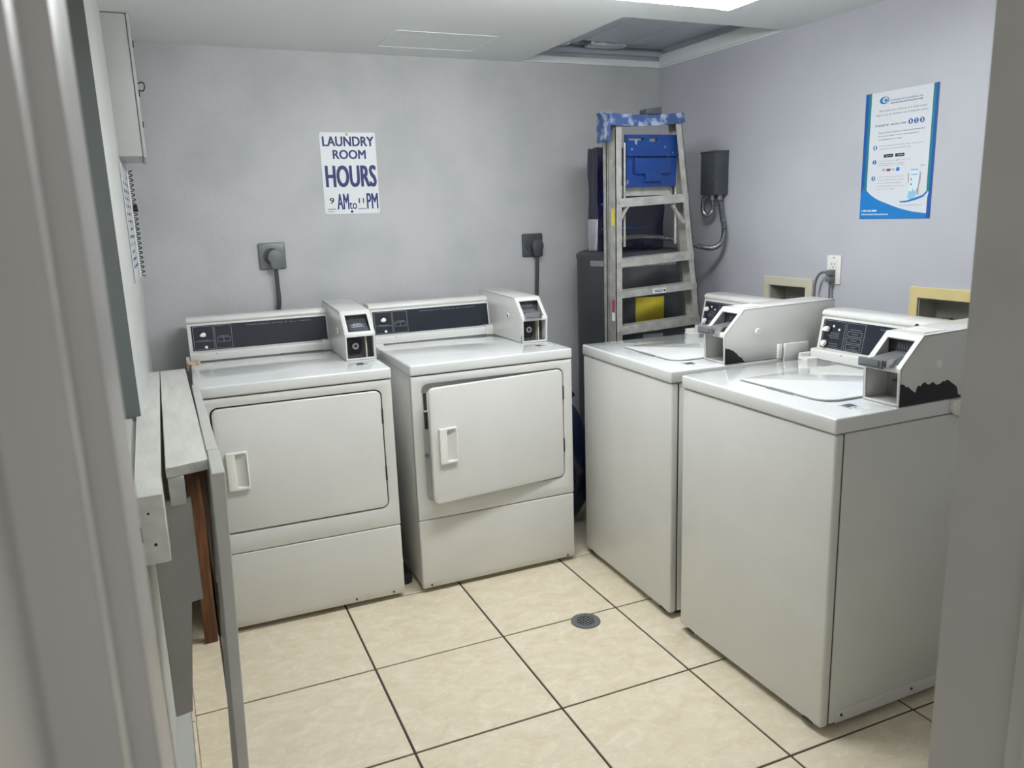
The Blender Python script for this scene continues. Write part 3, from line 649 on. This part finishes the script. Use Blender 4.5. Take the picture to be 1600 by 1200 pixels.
bm = nb(); lines_into(bm, [(.2155, .1522, .24, .1522)], pf(2), PO['xd'], PO['yd'], .0026); obj('phone', bm, ink_grey, t, smooth=False)
for z in (.1365, .119): pquad('phone', [(.214, z-.003), (.220, z-.003), (.220, z+.003), (.214, z+.003)], ink_grey, 2)
pquad('hand', [(.2500, .083), (.2434, .083), (.2405, .100), (.246, .112), (.2475, .127), (.2495, .150), (.2505, .1610), (.2540, .1610), (.2548, .140), (.2540, .126), (.2490, .108)], p_skin, 3)
pquad('hand', [(.2022, .1600), (.206, .158), (.2068, .140), (.2068, .124), (.2035, .126), (.2028, .142)], p_skin, 3)
words('lettering', [('PayApp', .2475, .270, .1797, .1838, .03, 0)], p_mid)

# ------------------------------------------------------------------ outlets and cords
def range_outlet(x, z, tone, label, end, plug_dx, cordpts):
    t = thing('dryer_outlet', label, 'outlet', (x, 0, z), 0, 'square dryer outlets on the back wall')
    bm = nb(); box(bm, -.056, .056, -.012, -.0005, -.056, .056); bev(bm, .006, 3); obj('cover_plate', bm, tone, t)
    bm = nb(); disc(bm, (-.004, -.012, .0), .034, (0, -1, 0), .006, 28); obj('receptacle', bm, dark_grey, t)
    p = thing('dryer_plug', 'dark round plug and flat cord in the '+end, 'plug', (x+plug_dx, 0, z-.004), 0, 'dryer plugs on the back wall')
    bm = nb(); P = [(.031*math.cos(math.radians(a)), .031*math.sin(math.radians(a))) for a in range(-50, 231, 20)]+[(-.022, -.034), (-.012, -.050), (.014, -.050), (.022, -.034)]
    prism(bm, P, 'y', -.050, -.018); bev(bm, .004, 2, 50); obj('plug_body', bm, grey_plastic if tone is grey_plate2 else dark_grey, p)
    bm = nb(); tube(bm, [(.001, -.03, -.045)]+cordpts, .006, 10, 8, flat=1.5); obj('cord', bm, dark_grey, p)
grey_plate2 = mat('grey_steel_plate', srgb(122, 126, 128), .38, .4, var=.1, scale=14)
range_outlet(-2.0015, 1.306, grey_plate2, 'grey square outlet plate above the left dryer', 'left outlet', .006, [(.002, -.028, -.12), (.003, -.022, -.19), (-.004, -.018, -.26), (-.005, -.018, -.42), (-.005, -.03, -.70)])
range_outlet(-.7535, 1.2935, dark_grey, 'dark square outlet plate above the right dryer', 'right outlet', .012, [(.002, -.026, -.12), (.001, -.02, -.2), (.0, -.018, -.3), (-.002, -.018, -.5), (-.002, -.03, -.72)])
t = thing('duplex_outlet', 'white duplex wall outlet above the washers', 'outlet', (0, -1.2075, 1.186), -math.pi/2)
bm = nb(); box(bm, -.0355, .0355, -.006, -.0004, -.057, .057); bev(bm, .003, 2); obj('cover_plate', bm, offwhite, t)
bm = nb(); box(bm, -.017, .017, -.008, -.006, -.034, .034); bev(bm, .001, 1); obj('receptacle', bm, offwhite, t)
bm = nb()
for z in (.018,): box(bm, -.008, -.0055, -.0085, -.0078, z, z+.009); box(bm, .0055, .008, -.0085, -.0078, z, z+.009); disc(bm, (0, -.0078, z-.007), .0028, (0, -1, 0), .0008, 10)
obj('slots', bm, ink_black, t)
bm = nb(); disc(bm, (0, -.006, .048), .003, (0, -1, 0), .001, 10); obj('screw', bm, plate_grey, t)
def washer_plug(label, dz, pts, r):
    p = thing('washer_plug', label, 'plug', (0, -1.2075, 1.186), -math.pi/2, 'grey plugs in the duplex outlet')
    bm = nb(); loft(bm, [(-.016, -.008, dz+.012), (.014, -.008, dz+.012), (.014, -.008, dz-.014), (-.016, -.008, dz-.014)], [(-.013, -.034, dz+.009), (.010, -.034, dz+.009), (.010, -.034, dz-.012), (-.013, -.034, dz-.012)]); bev(bm, .003, 2); obj('plug_body', bm, grey_plastic, p)
    bm = nb(); tube(bm, pts, r, 8, 8); obj('cord', bm, grey_plastic, p)
washer_plug('grey angled plug in the duplex outlet, cord bending left', -.010, [(-.006, -.026, -.012), (-.030, -.030, -.010), (-.050, -.034, -.024), (-.062, -.036, -.055), (-.064, -.036, -.10), (-.064, -.036, -.30), (-.05, -.05, -.55)], .0052)
washer_plug('grey plug low in the duplex outlet, cord hanging straight down', -.036, [(-.001, -.02, -.040), (.0, -.022, -.065), (.001, -.022, -.12), (.002, -.022, -.3), (.004, -.04, -.6)], .0042)

# ------------------------------------------------------------------ washer outlet boxes set in the right wall
def outlet_box(yc0, yc1, top, h, m, label):
    """y from yc0 (far) to yc1 (near); opening h = (y0,y1,z0,z1)"""
    t = thing('washer_box', label, 'outlet box', (0, (yc0+yc1)/2, top-.2), 0); oy, oz = (yc0+yc1)/2, top-.2
    g = [h[0]-oy, h[1]-oy, h[2]-oz, h[3]-oz]
    bm = nb(); grid_plate(bm, [yc1-oy, yc0-oy], [h[2]-.035-oz, .2], [(g[0], g[1], g[2], g[3])], lambda u, v: (-.008, u, v), lambda u, v: (-.0003, u, v)); bev(bm, .0015, 1, 60); obj('frame', bm, m, t)
    e = .0015; bm = nb()
    box(bm, .088, .092, g[0], g[1], g[2], g[3]); box(bm, .0, .088, g[0]+e, g[0]+e+.003, g[2]+e, g[3]-e); box(bm, .0, .088, g[1]-e-.003, g[1]-e, g[2]+e, g[3]-e); box(bm, 0, .088, g[0]+e, g[1]-e, g[2]+e, g[2]+e+.003); box(bm, 0, .088, g[0]+e, g[1]-e, g[3]-e-.003, g[3]-e)
    obj('recess', bm, box_in, t)
    for k, f in enumerate((.3, .7)):
        yy = g[0]+(g[1]-g[0])*f
        bm = nb(); tube(bm, [(.05, yy, g[2]+.006), (.05, yy, g[2]+.045)], .011, 12, 1); tube(bm, [(.05, yy, g[2]+.03), (.03, yy, g[2]+.03)], .009, 10, 1); v = obj('valve', bm, chrome, t)
        bm = nb(); disc(bm, (.05, yy, g[2]+.045), .018, h=.008, n=14); obj('valve_handle', bm, grey_plastic if k else p_red, v)
outlet_box(-.818, -1.100, 1.141, OB[0], beige_plastic, 'pale beige recessed washer box in the wall behind the farther washer')
outlet_box(-1.566, -1.900, 1.145, OB[1], cream_plastic, 'yellowed cream recessed washer box in the wall near the doorway')

# ------------------------------------------------------------------ junction box and conduits
t = thing('junction_box', 'dark grey metal switch box on the right wall beside the ladder', 'electrical box', (0, -.503, 1.502))
bm = nb(); box(bm, -.080, -.0005, -.053, .053, 0, .194); bev(bm, .004, 2); obj('enclosure', bm, dark_grey, t)
bm = nb(); box(bm, -.083, -.0005, -.056, .056, .188, .198); bev(bm, .003, 2); obj('lid_flange', bm, dark_grey, t)
bm = nb(); disc(bm, (-.080, -.035, .078), .006, (-1, 0, 0), .005, 14); obj('knob', bm, chrome, t)
bm = nb(); disc(bm, (-.03, -.053, .125), .003, (0, -1, 0), .001, 10); disc(bm, (-.03, -.053, .075), .003, (0, -1, 0), .001, 10); obj('knockout', bm, black, t)
for x, y_ in ((-.028, -.026), (-.05, .0)):
    bm = nb(); disc(bm, (x, y_, -.022), .014, h=.022, n=14); obj('connector', bm, conduit_m, t)
bm = nb(); tube(bm, [(-.050, -.503, 1.482), (-.052, -.508, 1.435), (-.05, -.478, 1.408), (-.045, -.44, 1.418), (-.038, -.418, 1.445), (-.03, -.412, 1.475), (-.013, -.41, 1.494)], .0105, 10, 10, ripple=.13, pitch=.0075)
tag(obj('flexible_conduit', bm, conduit_m), 'ribbed metal conduit looping up behind the dark switch box', 'conduit', 'flexible conduits from the dark switch box')
bm = nb(); tube(bm, [(-.028, -.529, 1.482), (-.022, -.540, 1.41), (-.022, -.56, 1.34), (-.05, -.575, 1.285), (-.10, -.575, 1.262), (-.16, -.56, 1.27), (-.24, -.52, 1.30), (-.34, -.485, 1.320), (-.44, -.48, 1.327), (-.53, -.47, 1.318), (-.56, -.42, 1.285), (-.54, -.38, 1.275)], .0115, 10, 10, ripple=.13, pitch=.008)
tag(obj('flexible_conduit', bm, conduit_m), 'ribbed metal conduit sagging from the switch box to the water heater', 'conduit', 'flexible conduits from the dark switch box')

# ------------------------------------------------------------------ water heater
HC = Vector((-.375, -.30, 0)); HR = .255
t = thing('water_heater', 'short charcoal water heater with a yellow sticker behind the ladder', 'water heater', HC)
bm = nb(); disc(bm, (0, 0, .03), HR, h=1.195, n=64); obj('jacket', bm, heater_m, t)
bm = nb(); disc(bm, (0, 0, 1.225), HR+.004, h=.022, n=64); disc(bm, (0, 0, 1.247), HR+.004, h=.013, n=64, r2=HR-.02); obj('top_lid', bm, heater_m, t)
bm = nb(); disc(bm, (0, 0, 0), HR-.02, h=.03, n=40); obj('base', bm, black, t)
def cyl_patch(a0, a1, z0, z1, r, th=.0015, n=12, top=None):
    bm = nb(); P = []
    A = [math.radians(a0+(a1-a0)*k/n) for k in range(n+1)]
    for rr in (r, r+th):
        P.append([[bm.verts.new((rr*math.cos(a), rr*math.sin(a), z)) for a in A] for z in (z0, z1)])
    for k in range(n):
        for i in (0, 1): bm.faces.new((P[i][0][k], P[i][0][k+1], P[i][1][k+1], P[i][1][k]))
        for j in (0, 1): bm.faces.new((P[0][j][k], P[0][j][k+1], P[1][j][k+1], P[1][j][k]))
    for k in (0, n): bm.faces.new((P[0][0][k], P[0][1][k], P[1][1][k], P[1][0][k]))
    return bm
npl = obj('name_plate', cyl_patch(-168, -94, 1.198, 1.226-.002, HR, .003), plate_grey, t)
def cyl_text(body, a0, a1, z0, z1, r, m, bold=.03):
    bm = nb(); text_into(bm, body, (0, 0, 0), (1, 0, 0), (0, 1, 0), a0, a1, z0, z1, bold=bold)
    for v in bm.verts:
        a = math.radians(v.co.x); v.co = Vector((r*math.cos(a), r*math.sin(a), v.co.y))
    return obj('lettering', bm, m, npl, smooth=False)
cyl_text('NCE', -121.5, -113.5, 1.2035, 1.2190, HR+.0034, print_white)
obj('energy_sticker', cyl_patch(-117.5, -86, .925, 1.056, HR, .0012), yellow, t)
obj('access_plate', cyl_patch(-109.5, -87.5, .85, .885, HR, .004), plate_grey, t)

# box wrapped in navy film standing on the heater
t = thing('wrapped_package', 'tall navy film-wrapped package standing on the water heater', 'package', (-.375, -.27, 1.260))
bm = nb(); box(bm, -.185, .185, -.045, .045, 0, .47)
bmesh.ops.subdivide_edges(bm, edges=bm.edges, cuts=7, use_grid_fill=True)
rn = random.Random(3)
for v in bm.verts: v.co += Vector((rn.uniform(-.003, .003), rn.uniform(-.004, .004), 0 if v.co.z < .001 else rn.uniform(-.003, .003)))
obj('package_body', bm, navy, t)
bm = nb(); loft(bm, [(-.186, -.04, .003), (-.196, -.03, .003), (-.196, .03, .003), (-.186, .04, .003)], [(-.186, -.046, .15), (-.190, -.04, .15), (-.190, .04, .15), (-.186, .046, .15)]); bev(bm, .003, 2); obj('silver_fold', bm, silver, t)
bm = nb(); box(bm, -.17, .17, -.0500, -.0485, .21, .222); box(bm, -.17, .10, -.0500, -.0485, .10, .108); obj('pale_stripe', bm, p_mid, t)

# ------------------------------------------------------------------ step ladder (front plane y = -.70)
t = thing('step_ladder', 'worn aluminium step ladder with a paint-splashed blue top, leaning in the corner', 'ladder', (-.55, -.66, 0))
lx, ly = -.55, -.66
def LFr(z): return -.6895+0*z          # centre line of the left rail
def RTr(z): return -.2818-(z-.975)*.132  # centre line of the right rail, splayed
def channel(fx, side, yf, depth, z0, z1, wdt=.030):
    bm = nb()
    x0, x1 = fx(z0)-lx, fx(z1)-lx; h = wdt/2
    def seg(a, b, c, d): # x offsets a..b, y c..d
        hexa(bm, [(x0+a, c, z0), (x0+b, c, z0), (x0+b, d, z0), (x0+a, d, z0), (x1+a, c, z1), (x1+b, c, z1), (x1+b, d, z1), (x1+a, d, z1)])
    yf -= ly
    seg(-h, h, yf, yf+.003); seg(-h, h, yf+depth-.003, yf+depth)
    if side < 0: seg(-h, -h+.003, yf, yf+depth)
    else: seg(h-.003, h, yf, yf+depth)
    return bm
obj('rail', channel(LFr, -1, -.700, .058, .0, 1.80), alu, t); obj('rail', channel(RTr, 1, -.700, .058, .0, 1.80), alu, t)
obj('rear_rail', channel(lambda z: LFr(z)-.012, -1, -.640, .028, .0, 1.76, .02), alu, t); obj('rear_rail', channel(lambda z: RTr(z)+.006, 1, -.640, .028, .0, 1.76, .02), alu, t)
for fx in (LFr, RTr):
    bm = nb(); box(bm, fx(0)-lx-.02, fx(0)-lx+.02, -.045, .025, 0, .035); bev(bm, .004); obj('rubber_foot', bm, gasket_shade, t)
def step(z, hgt, y0=-.702, dep=.06, nm='step'):
    a, b = LFr(z)-lx-.012, RTr(z)-lx+.014; d = .014
    bm = nb(); yy = y0-ly
    hexa(bm, [(a, yy, z-hgt), (b, yy, z-hgt+d), (b, yy+.003, z-hgt+d), (a, yy+.003, z-hgt), (a, yy, z), (b, yy, z+d), (b, yy+.003, z+d), (a, yy+.003, z)])
    hexa(bm, [(a, yy+.003, z-.003), (b, yy+.003, z+d-.003), (b, yy+dep, z+d-.003), (a, yy+dep, z-.003), (a, yy+.003, z), (b, yy+.003, z+d), (b, yy+dep, z+d), (a, yy+dep, z)])
    s = obj(nm, bm, alu, t, smooth=False)
    for x in (a+.012, b-.016):
        bm = nb(); disc(bm, (x, yy, z-hgt/2+d*(x-a)/(b-a)), .0045, (0, -1, 0), .002, 10); obj('rivet', bm, chrome, s)
    return s
step(1.494, .036); step(1.247, .037); s3 = step(1.110, .030); step(.958, .036); step(.66, .036); step(.36, .036)
bm = nb(); box(bm, -.5205-lx, -.4535-lx, -.7034-ly, -.7022-ly, 1.0905, 1.1095); obj('step_sticker', bm, paper, s3)
bm = nb(); lines_into(bm, [(-.515-lx, 1.103, -.468-lx, 1.103), (-.510-lx, 1.0965, -.47-lx, 1.0965)], (0, -.7037-ly, 0), (1, 0, 0), (0, 0, 1), .003); disc(bm, (-.461-lx, -.7035-ly, 1.1), .005, (0, -1, 0), .0004, 12); obj('sticker_print', bm, ink_black, s3, smooth=False)
bm = nb(); box(bm, -.66-lx, -.39-lx, -.655-ly, -.640-ly, 1.505, 1.545); obj('rear_brace', bm, alu, t); bm = nb(); box(bm, -.66-lx, -.36-lx, -.648-ly, -.640-ly, 1.205, 1.225); obj('rear_brace', bm, alu, t)
for x in (-.635, -.40):
    bm = nb(); disc(bm, (x-lx, -.655-ly, 1.528), .006, (0, -1, 0), .003, 10); obj('rivet', bm, chrome, t)
for a, b in (((-.640, 1.463), (-.683, 1.400)), ((-.414, 1.463), (-.352, 1.385))):
    bm = nb(); tube(bm, [(a[0]-lx, -.690-ly, a[1]), (b[0]-lx, -.690-ly, b[1])], .0085, 6, 1); obj('knee_brace', bm, alu, t)
for x0, x1 in ((-.640, -.642), (-.383, -.380)):
    bm = nb(); tube(bm, [(x0-lx, -.668-ly, 1.72), (x1-lx, -.668-ly, 1.295)], .0055, 6, 1); obj('shelf_arm', bm, alu, t)
# blue top with skirts
zt0, zt1 = 1.785, 1.833
bm = nb(); A, B = -.738-lx, -.366-lx
hexa(bm, [(A, -.712-ly, zt0), (B, -.712-ly, zt0+.016), (B, -.606-ly, zt0+.016), (A, -.606-ly, zt0), (A+.006, -.706-ly, zt1), (B-.006, -.706-ly, zt1+.008), (B-.006, -.61-ly, zt1+.008), (A+.006, -.61-ly, zt1)])
bmesh.ops.subdivide_edges(bm, edges=bm.edges, cuts=4, use_grid_fill=True)
for v in bm.verts:
    k = (v.co.x-A)/(B-A); v.co.z -= .010*math.sin(math.pi*k) if v.co.z > 1.81 or v.co.y < -.04 else 0
tc_ = obj('top_cap', bm, blue_splat, t)
bm = nb(); hexa(bm, [(A-.006, -.708-ly, 1.722), (A+.006, -.708-ly, 1.722), (A+.006, -.612-ly, 1.722), (A-.006, -.612-ly, 1.722), (A, -.710-ly, zt0+.01), (A+.008, -.710-ly, zt0+.01), (A+.008, -.606-ly, zt0+.01), (A, -.606-ly, zt0+.01)]); bev(bm, .003); obj('cap_skirt', bm, blue_splat, tc_)
bm = nb(); box(bm, A+.002, A+.075, -.64-ly, -.606-ly, zt1-.002, zt1+.008); obj('cap_rim', bm, blue_splat, tc_)
# blue fold-down tool tray hanging inside the rails
bm = nb(); X0, X1 = -.635-lx, -.385-lx; yt = -.678-ly
def traypanel(x0, x1, z0, z1, y0, y1): box(bm, x0, x1, y0, y1, z0, z1)
grid_plate(bm, [X0, X1], [1.672, 1.752], [(X0+.01, X0+.085, 1.729, 1.739), (X0+.112, X0+.155, 1.724, 1.739)], lambda u, v: (u, yt, v), lambda u, v: (u, yt+.022, v))
hexa(bm, [(X0+.002, yt-.002, 1.541), (X1-.004, yt-.002, 1.541), (X1-.004, yt+.03, 1.541), (X0+.002, yt+.03, 1.541), (X0, yt+.002, 1.6725), (X1+.002, yt+.002, 1.6725), (X1+.002, yt+.03, 1.6725), (X0, yt+.03, 1.6725)])
tr = obj('tool_tray', bm, blue, t)
bm = nb(); box(bm, X0-.002, X1+.006, yt-.010, yt+.004, 1.664, 1.674); bev(bm, .003); obj('tray_ridge', bm, blue, tr)
bm = nb(); box(bm, X0+.034, X1-.034, yt-.012, yt-.001, 1.592, 1.658); box(bm, X0+.085, X1-.085, yt-.012, yt-.001, 1.56, 1.60); bev(bm, .004, 2); obj('tray_boss', bm, blue, tr)
bm = nb(); box(bm, X0+.028, X0+.036, yt-.004, yt, 1.598, 1.64); box(bm, X1-.036, X1-.028, yt-.004, yt, 1.598, 1.64); disc(bm, (X0+.115, yt-.012, 1.575), .006, (0, -1, 0), .002, 10); obj('tray_slots', bm, ink_blue, tr)
for z0, z1, m_ in ((1.385, 1.455, yellow), (1.02, 1.075, p_red), (.985, 1.02, paper)):
    bm = nb(); xx = LFr(1)-lx-.0155; box(bm, xx-.0008, xx, -.690-ly, -.668-ly, z0, z1); obj('rail_sticker', bm, m_, t)
bm = nb(); hexa(bm, [(-.040, -.03, 0), (.035, -.035, 0), (.038, .02, 0), (-.037, .024, 0), (-.040, -.03, .022), (.035, -.035, .030), (.038, .02, .030), (-.037, .024, .022)]); bev(bm, .003, 2)
o = obj('small_block', bm, dark_grey, None, (-.505, -.655, 1.832)); tag(o, 'small dark grey block lying on top of the blue ladder cap', 'block')

# dark bag in the gap right of the dryers, dark hose between the dryers
bm = nb(); bmesh.ops.create_uvsphere(bm, u_segments=28, v_segments=18, radius=1)
rn = random.Random(5)
for v in bm.verts:
    a = math.atan2(v.co.y, v.co.x); k = 1+.08*math.sin(3*a+4*v.co.z)+.05*math.sin(7*a-6*v.co.z)
    z = (v.co.z+1)/2; s_ = .125*(.75+.45*math.sin(math.pi*min(1, z*.8+.1)))
    rad = math.hypot(v.co.x, v.co.y); v.co = Vector((s_*k*v.co.x*.75, s_*k*v.co.y, z*.60))
t = thing('refuse_bag', 'dark navy plastic bag standing in the gap right of the dryers', 'bag', (-.815, -.42, 0))
obj('bag_body', bm, navy_bag, t)
bm = nb(); tube(bm, [(0, 0, .585), (.01, -.01, .61), (.035, -.02, .635)], .018, 8, 6); obj('tied_neck', bm, navy_bag, t)
bm = nb(); tube(bm, [(-1.6925, -.69, .026), (-1.690, -.60, .026), (-1.686, -.45, .026), (-1.681, -.25, .026)], .023, 14, 8, ripple=.05, pitch=.02)
tag(obj('vent_hose', bm, black), 'black ribbed hose in the gap between the two dryers', 'hose')

# ------------------------------------------------------------------ wall-hung folding table by the left wall
t = thing('folding_table', 'white painted wall-hung folding table with its leaf hanging down', 'table', (-2.5, -1.8, 0))
ox, oy = -2.5, -1.8
def rel(P): return [(p[0]-ox, p[1]-oy, p[2]) for p in P]
zt_ = .930
bm = nb(); loft(bm, rel([(-2.4985, -.44, zt_-.026), (-2.413, -.44, zt_-.026), (-2.4195, -1.70, zt_-.026), (-2.5105, -1.725, zt_-.026)]), rel([(-2.4985, -.44, zt_), (-2.413, -.44, zt_), (-2.4195, -1.70, zt_), (-2.5105, -1.725, zt_)])); bev(bm, .002, 1); obj('shelf_board', bm, wood_paint, t)
bm = nb(); loft(bm, rel([(-2.4330, -1.64, .60), (-2.4135, -1.64, .60), (-2.3985, -.80, .60), (-2.4180, -.80, .60)]), rel([(-2.4205, -1.64, zt_+.004), (-2.3935, -1.64, zt_+.004), (-2.387, -.80, zt_+.004), (-2.4085, -.80, zt_+.004)])); bev(bm, .002, 1); lf = obj('drop_leaf', bm, wood_paint_dim, t)
bm = nb(); loft(bm, rel([(-2.4355, -1.63, .61), (-2.4335, -1.63, .61), (-2.4190, -.82, .61), (-2.4210, -.82, .61)]), rel([(-2.4240, -1.63, .90), (-2.4210, -1.63, .90), (-2.4092, -.82, .90), (-2.4120, -.82, .90)])); tag(obj('inner_face', bm, brown_wood, lf), 'bare brown inner face')
bm = nb(); loft(bm, rel([(-2.4470, -1.835, 0), (-2.4245, -1.835, 0), (-2.4295, -1.642, 0), (-2.4520, -1.642, 0)]), rel([(-2.4225, -1.835, zt_+.004), (-2.3948, -1.835, zt_+.004), (-2.3925, -1.642, zt_+.004), (-2.4185, -1.642, zt_+.004)])); bev(bm, .002, 1); obj('leaf_leg', bm, wood_paint_dim, t)
bm = nb(); loft(bm, rel([(-2.5380, -.43, zt_-.14), (-2.500, -.43, zt_-.14), (-2.521, -1.78, zt_-.14), (-2.572, -1.78, zt_-.14), (-2.572, -1.165, zt_-.14)]), rel([(-2.5380, -.43, zt_-.002), (-2.500, -.43, zt_-.002), (-2.521, -1.78, zt_-.002), (-2.572, -1.78, zt_-.002), (-2.572, -1.165, zt_-.002)])); obj('wall_rail', bm, wood_paint, t, smooth=False)
bm = nb(); box(bm, -2.573-ox, -2.5195-ox, -1.905-oy, -1.782-oy, .784, zt_); bev(bm, .004, 2); blk = obj('end_block', bm, wood_paint, t)
bm = nb(); disc(bm, (-2.550-ox, -1.905-oy, .893), .0028, (0, -1, 0), .0006, 10); disc(bm, (-2.544-ox, -1.905-oy, .826), .0035, (0, -1, 0), .0006, 10); box(bm, -2.5735-ox, -2.565-ox, -1.9060-oy, -1.903-oy, .835, .868); obj('nail_hole', bm, black, blk)
bm = nb(); prism(bm, [(x-ox, z) for x, z in ((-2.558, .31), (-2.5215, .315), (-2.492, .592), (-2.466, .594), (-2.466, .845), (-2.512, .845), (-2.556, .845))], 'y', -1.700-oy, -1.680-oy); bev(bm, .0015, 1); obj('support_board', bm, wood_paint_dim, t)
bm = nb(); box(bm, -2.509-ox, -2.475-ox, -1.72-oy, -1.66-oy, .838, .9035); bev(bm, .002); obj('cleat', bm, wood_paint, t)
bm = nb(); loft(bm, rel([(-2.468, -.79, 0), (-2.424, -.79, 0), (-2.424, -.768, 0), (-2.468, -.768, 0)]), rel([(-2.455, -.79, .90), (-2.411, -.79, .90), (-2.411, -.768, .90), (-2.455, -.768, .90)])); bev(bm, .003, 2); obj('leg', bm, brown_wood, t)
bm = nb(); box(bm, -2.462-ox, -2.436-ox, -.86-oy, -.795-oy, .45, .90); obj('inner_panel', bm, brown_wood, t)
bm = nb(); box(bm, -2.488-ox, -2.485-ox, -.80-oy, -.792-oy, .18, .42); box(bm, -2.458-ox, -2.455-ox, -.80-oy, -.792-oy, .18, .42); box(bm, -2.488-ox, -2.455-ox, -.80-oy, -.792-oy, .18, .184); lt = obj('latch_frame', bm, offwhite, t)
bm = nb(); tube(bm, rel([(-2.472, -.805, .26), (-2.470, -.81, .30), (-2.474, -.805, .345)]), .009, 8, 4); obj('latch', bm, black, lt)

# ------------------------------------------------------------------ electrical panel, notice and hook on the left wall
t = thing('electrical_panel', 'painted-over electrical panel high on the left wall', 'electrical panel', (-2.541, -.47, 1.685))
bm = nb(); box(bm, -.02, .080, 0, .34, 0, .459); bev(bm, .006, 2); obj('enclosure', bm, panel_paint, t)
bm = nb(); box(bm, .080, .090, -.004, .345, -.004, .4595); bev(bm, .003, 2); cv = obj('cover', bm, panel_paint, t)
bm = nb(); tube(bm, [(.090, .05, .245), (.107, .05, .25), (.112, .05, .235), (.105, .05, .222), (.090, .05, .224)], .0022, 6, 6); obj('pull_ring', bm, gasket_shade, cv)
for z in (.36, .20, .10):
    bm = nb(); box(bm, .089, .094, .02, .04, z, z+.018); obj('cover_screw', bm, gasket_shade, cv)
t = thing('wall_notice', 'white laminated notice with a coil binding on the left wall under the panel', 'notice', (LX(-.34)+.001, -.34, 1.26), math.atan2(-.045, 1.15)*-1*-1)
t.rotation_euler = (0, 0, -math.atan(.038/1.15))
bm = nb(); box(bm, .0005, .003, -.20, .20, 0, .40); obj('sheet', bm, paper, t)
bm = nb(); rn = random.Random(2)
for k in range(13):
    z = .36-k*.026
    for (a, b) in ((-.18, -.10), (-.08, .02), (.04, .12)):
        if rn.random() < .85: quad(bm, (.0034, a+rn.uniform(0, .02), z), (.0034, b-rn.uniform(0, .03), z), (.0034, b-rn.uniform(0, .03), z+.009), (.0034, a+rn.uniform(0, .02), z+.009))
obj('text_rows', bm, ink_black, t, smooth=False)
bm = nb()
cp = [(.010+.010*math.cos(k*math.pi/4), .208+.010*math.sin(k*math.pi/4), .40-k*.40/(22*8)) for k in range(22*8+1)]
tube(bm, cp, .0021, 5, 1); obj('coil', bm, gasket_shade, t)
bm = nb(); box(bm, .003, .007, .19, .20, 0, .41); obj('edge_strip', bm, offwhite, t)
t = thing('wall_hook', 'small black knob hook near the left end of the back wall', 'hook', (-2.520, -.06, 1.52))
bm = nb(); disc(bm, (-.012, 0, 0), .022, (1, 0, 0), .006, 16); obj('base_plate', bm, black, t)
bm = nb(); tube(bm, [(-.008, 0, 0), (.008, 0, 0), (.018, 0, .001)], .014, 10, 3); obj('knob', bm, black, t)
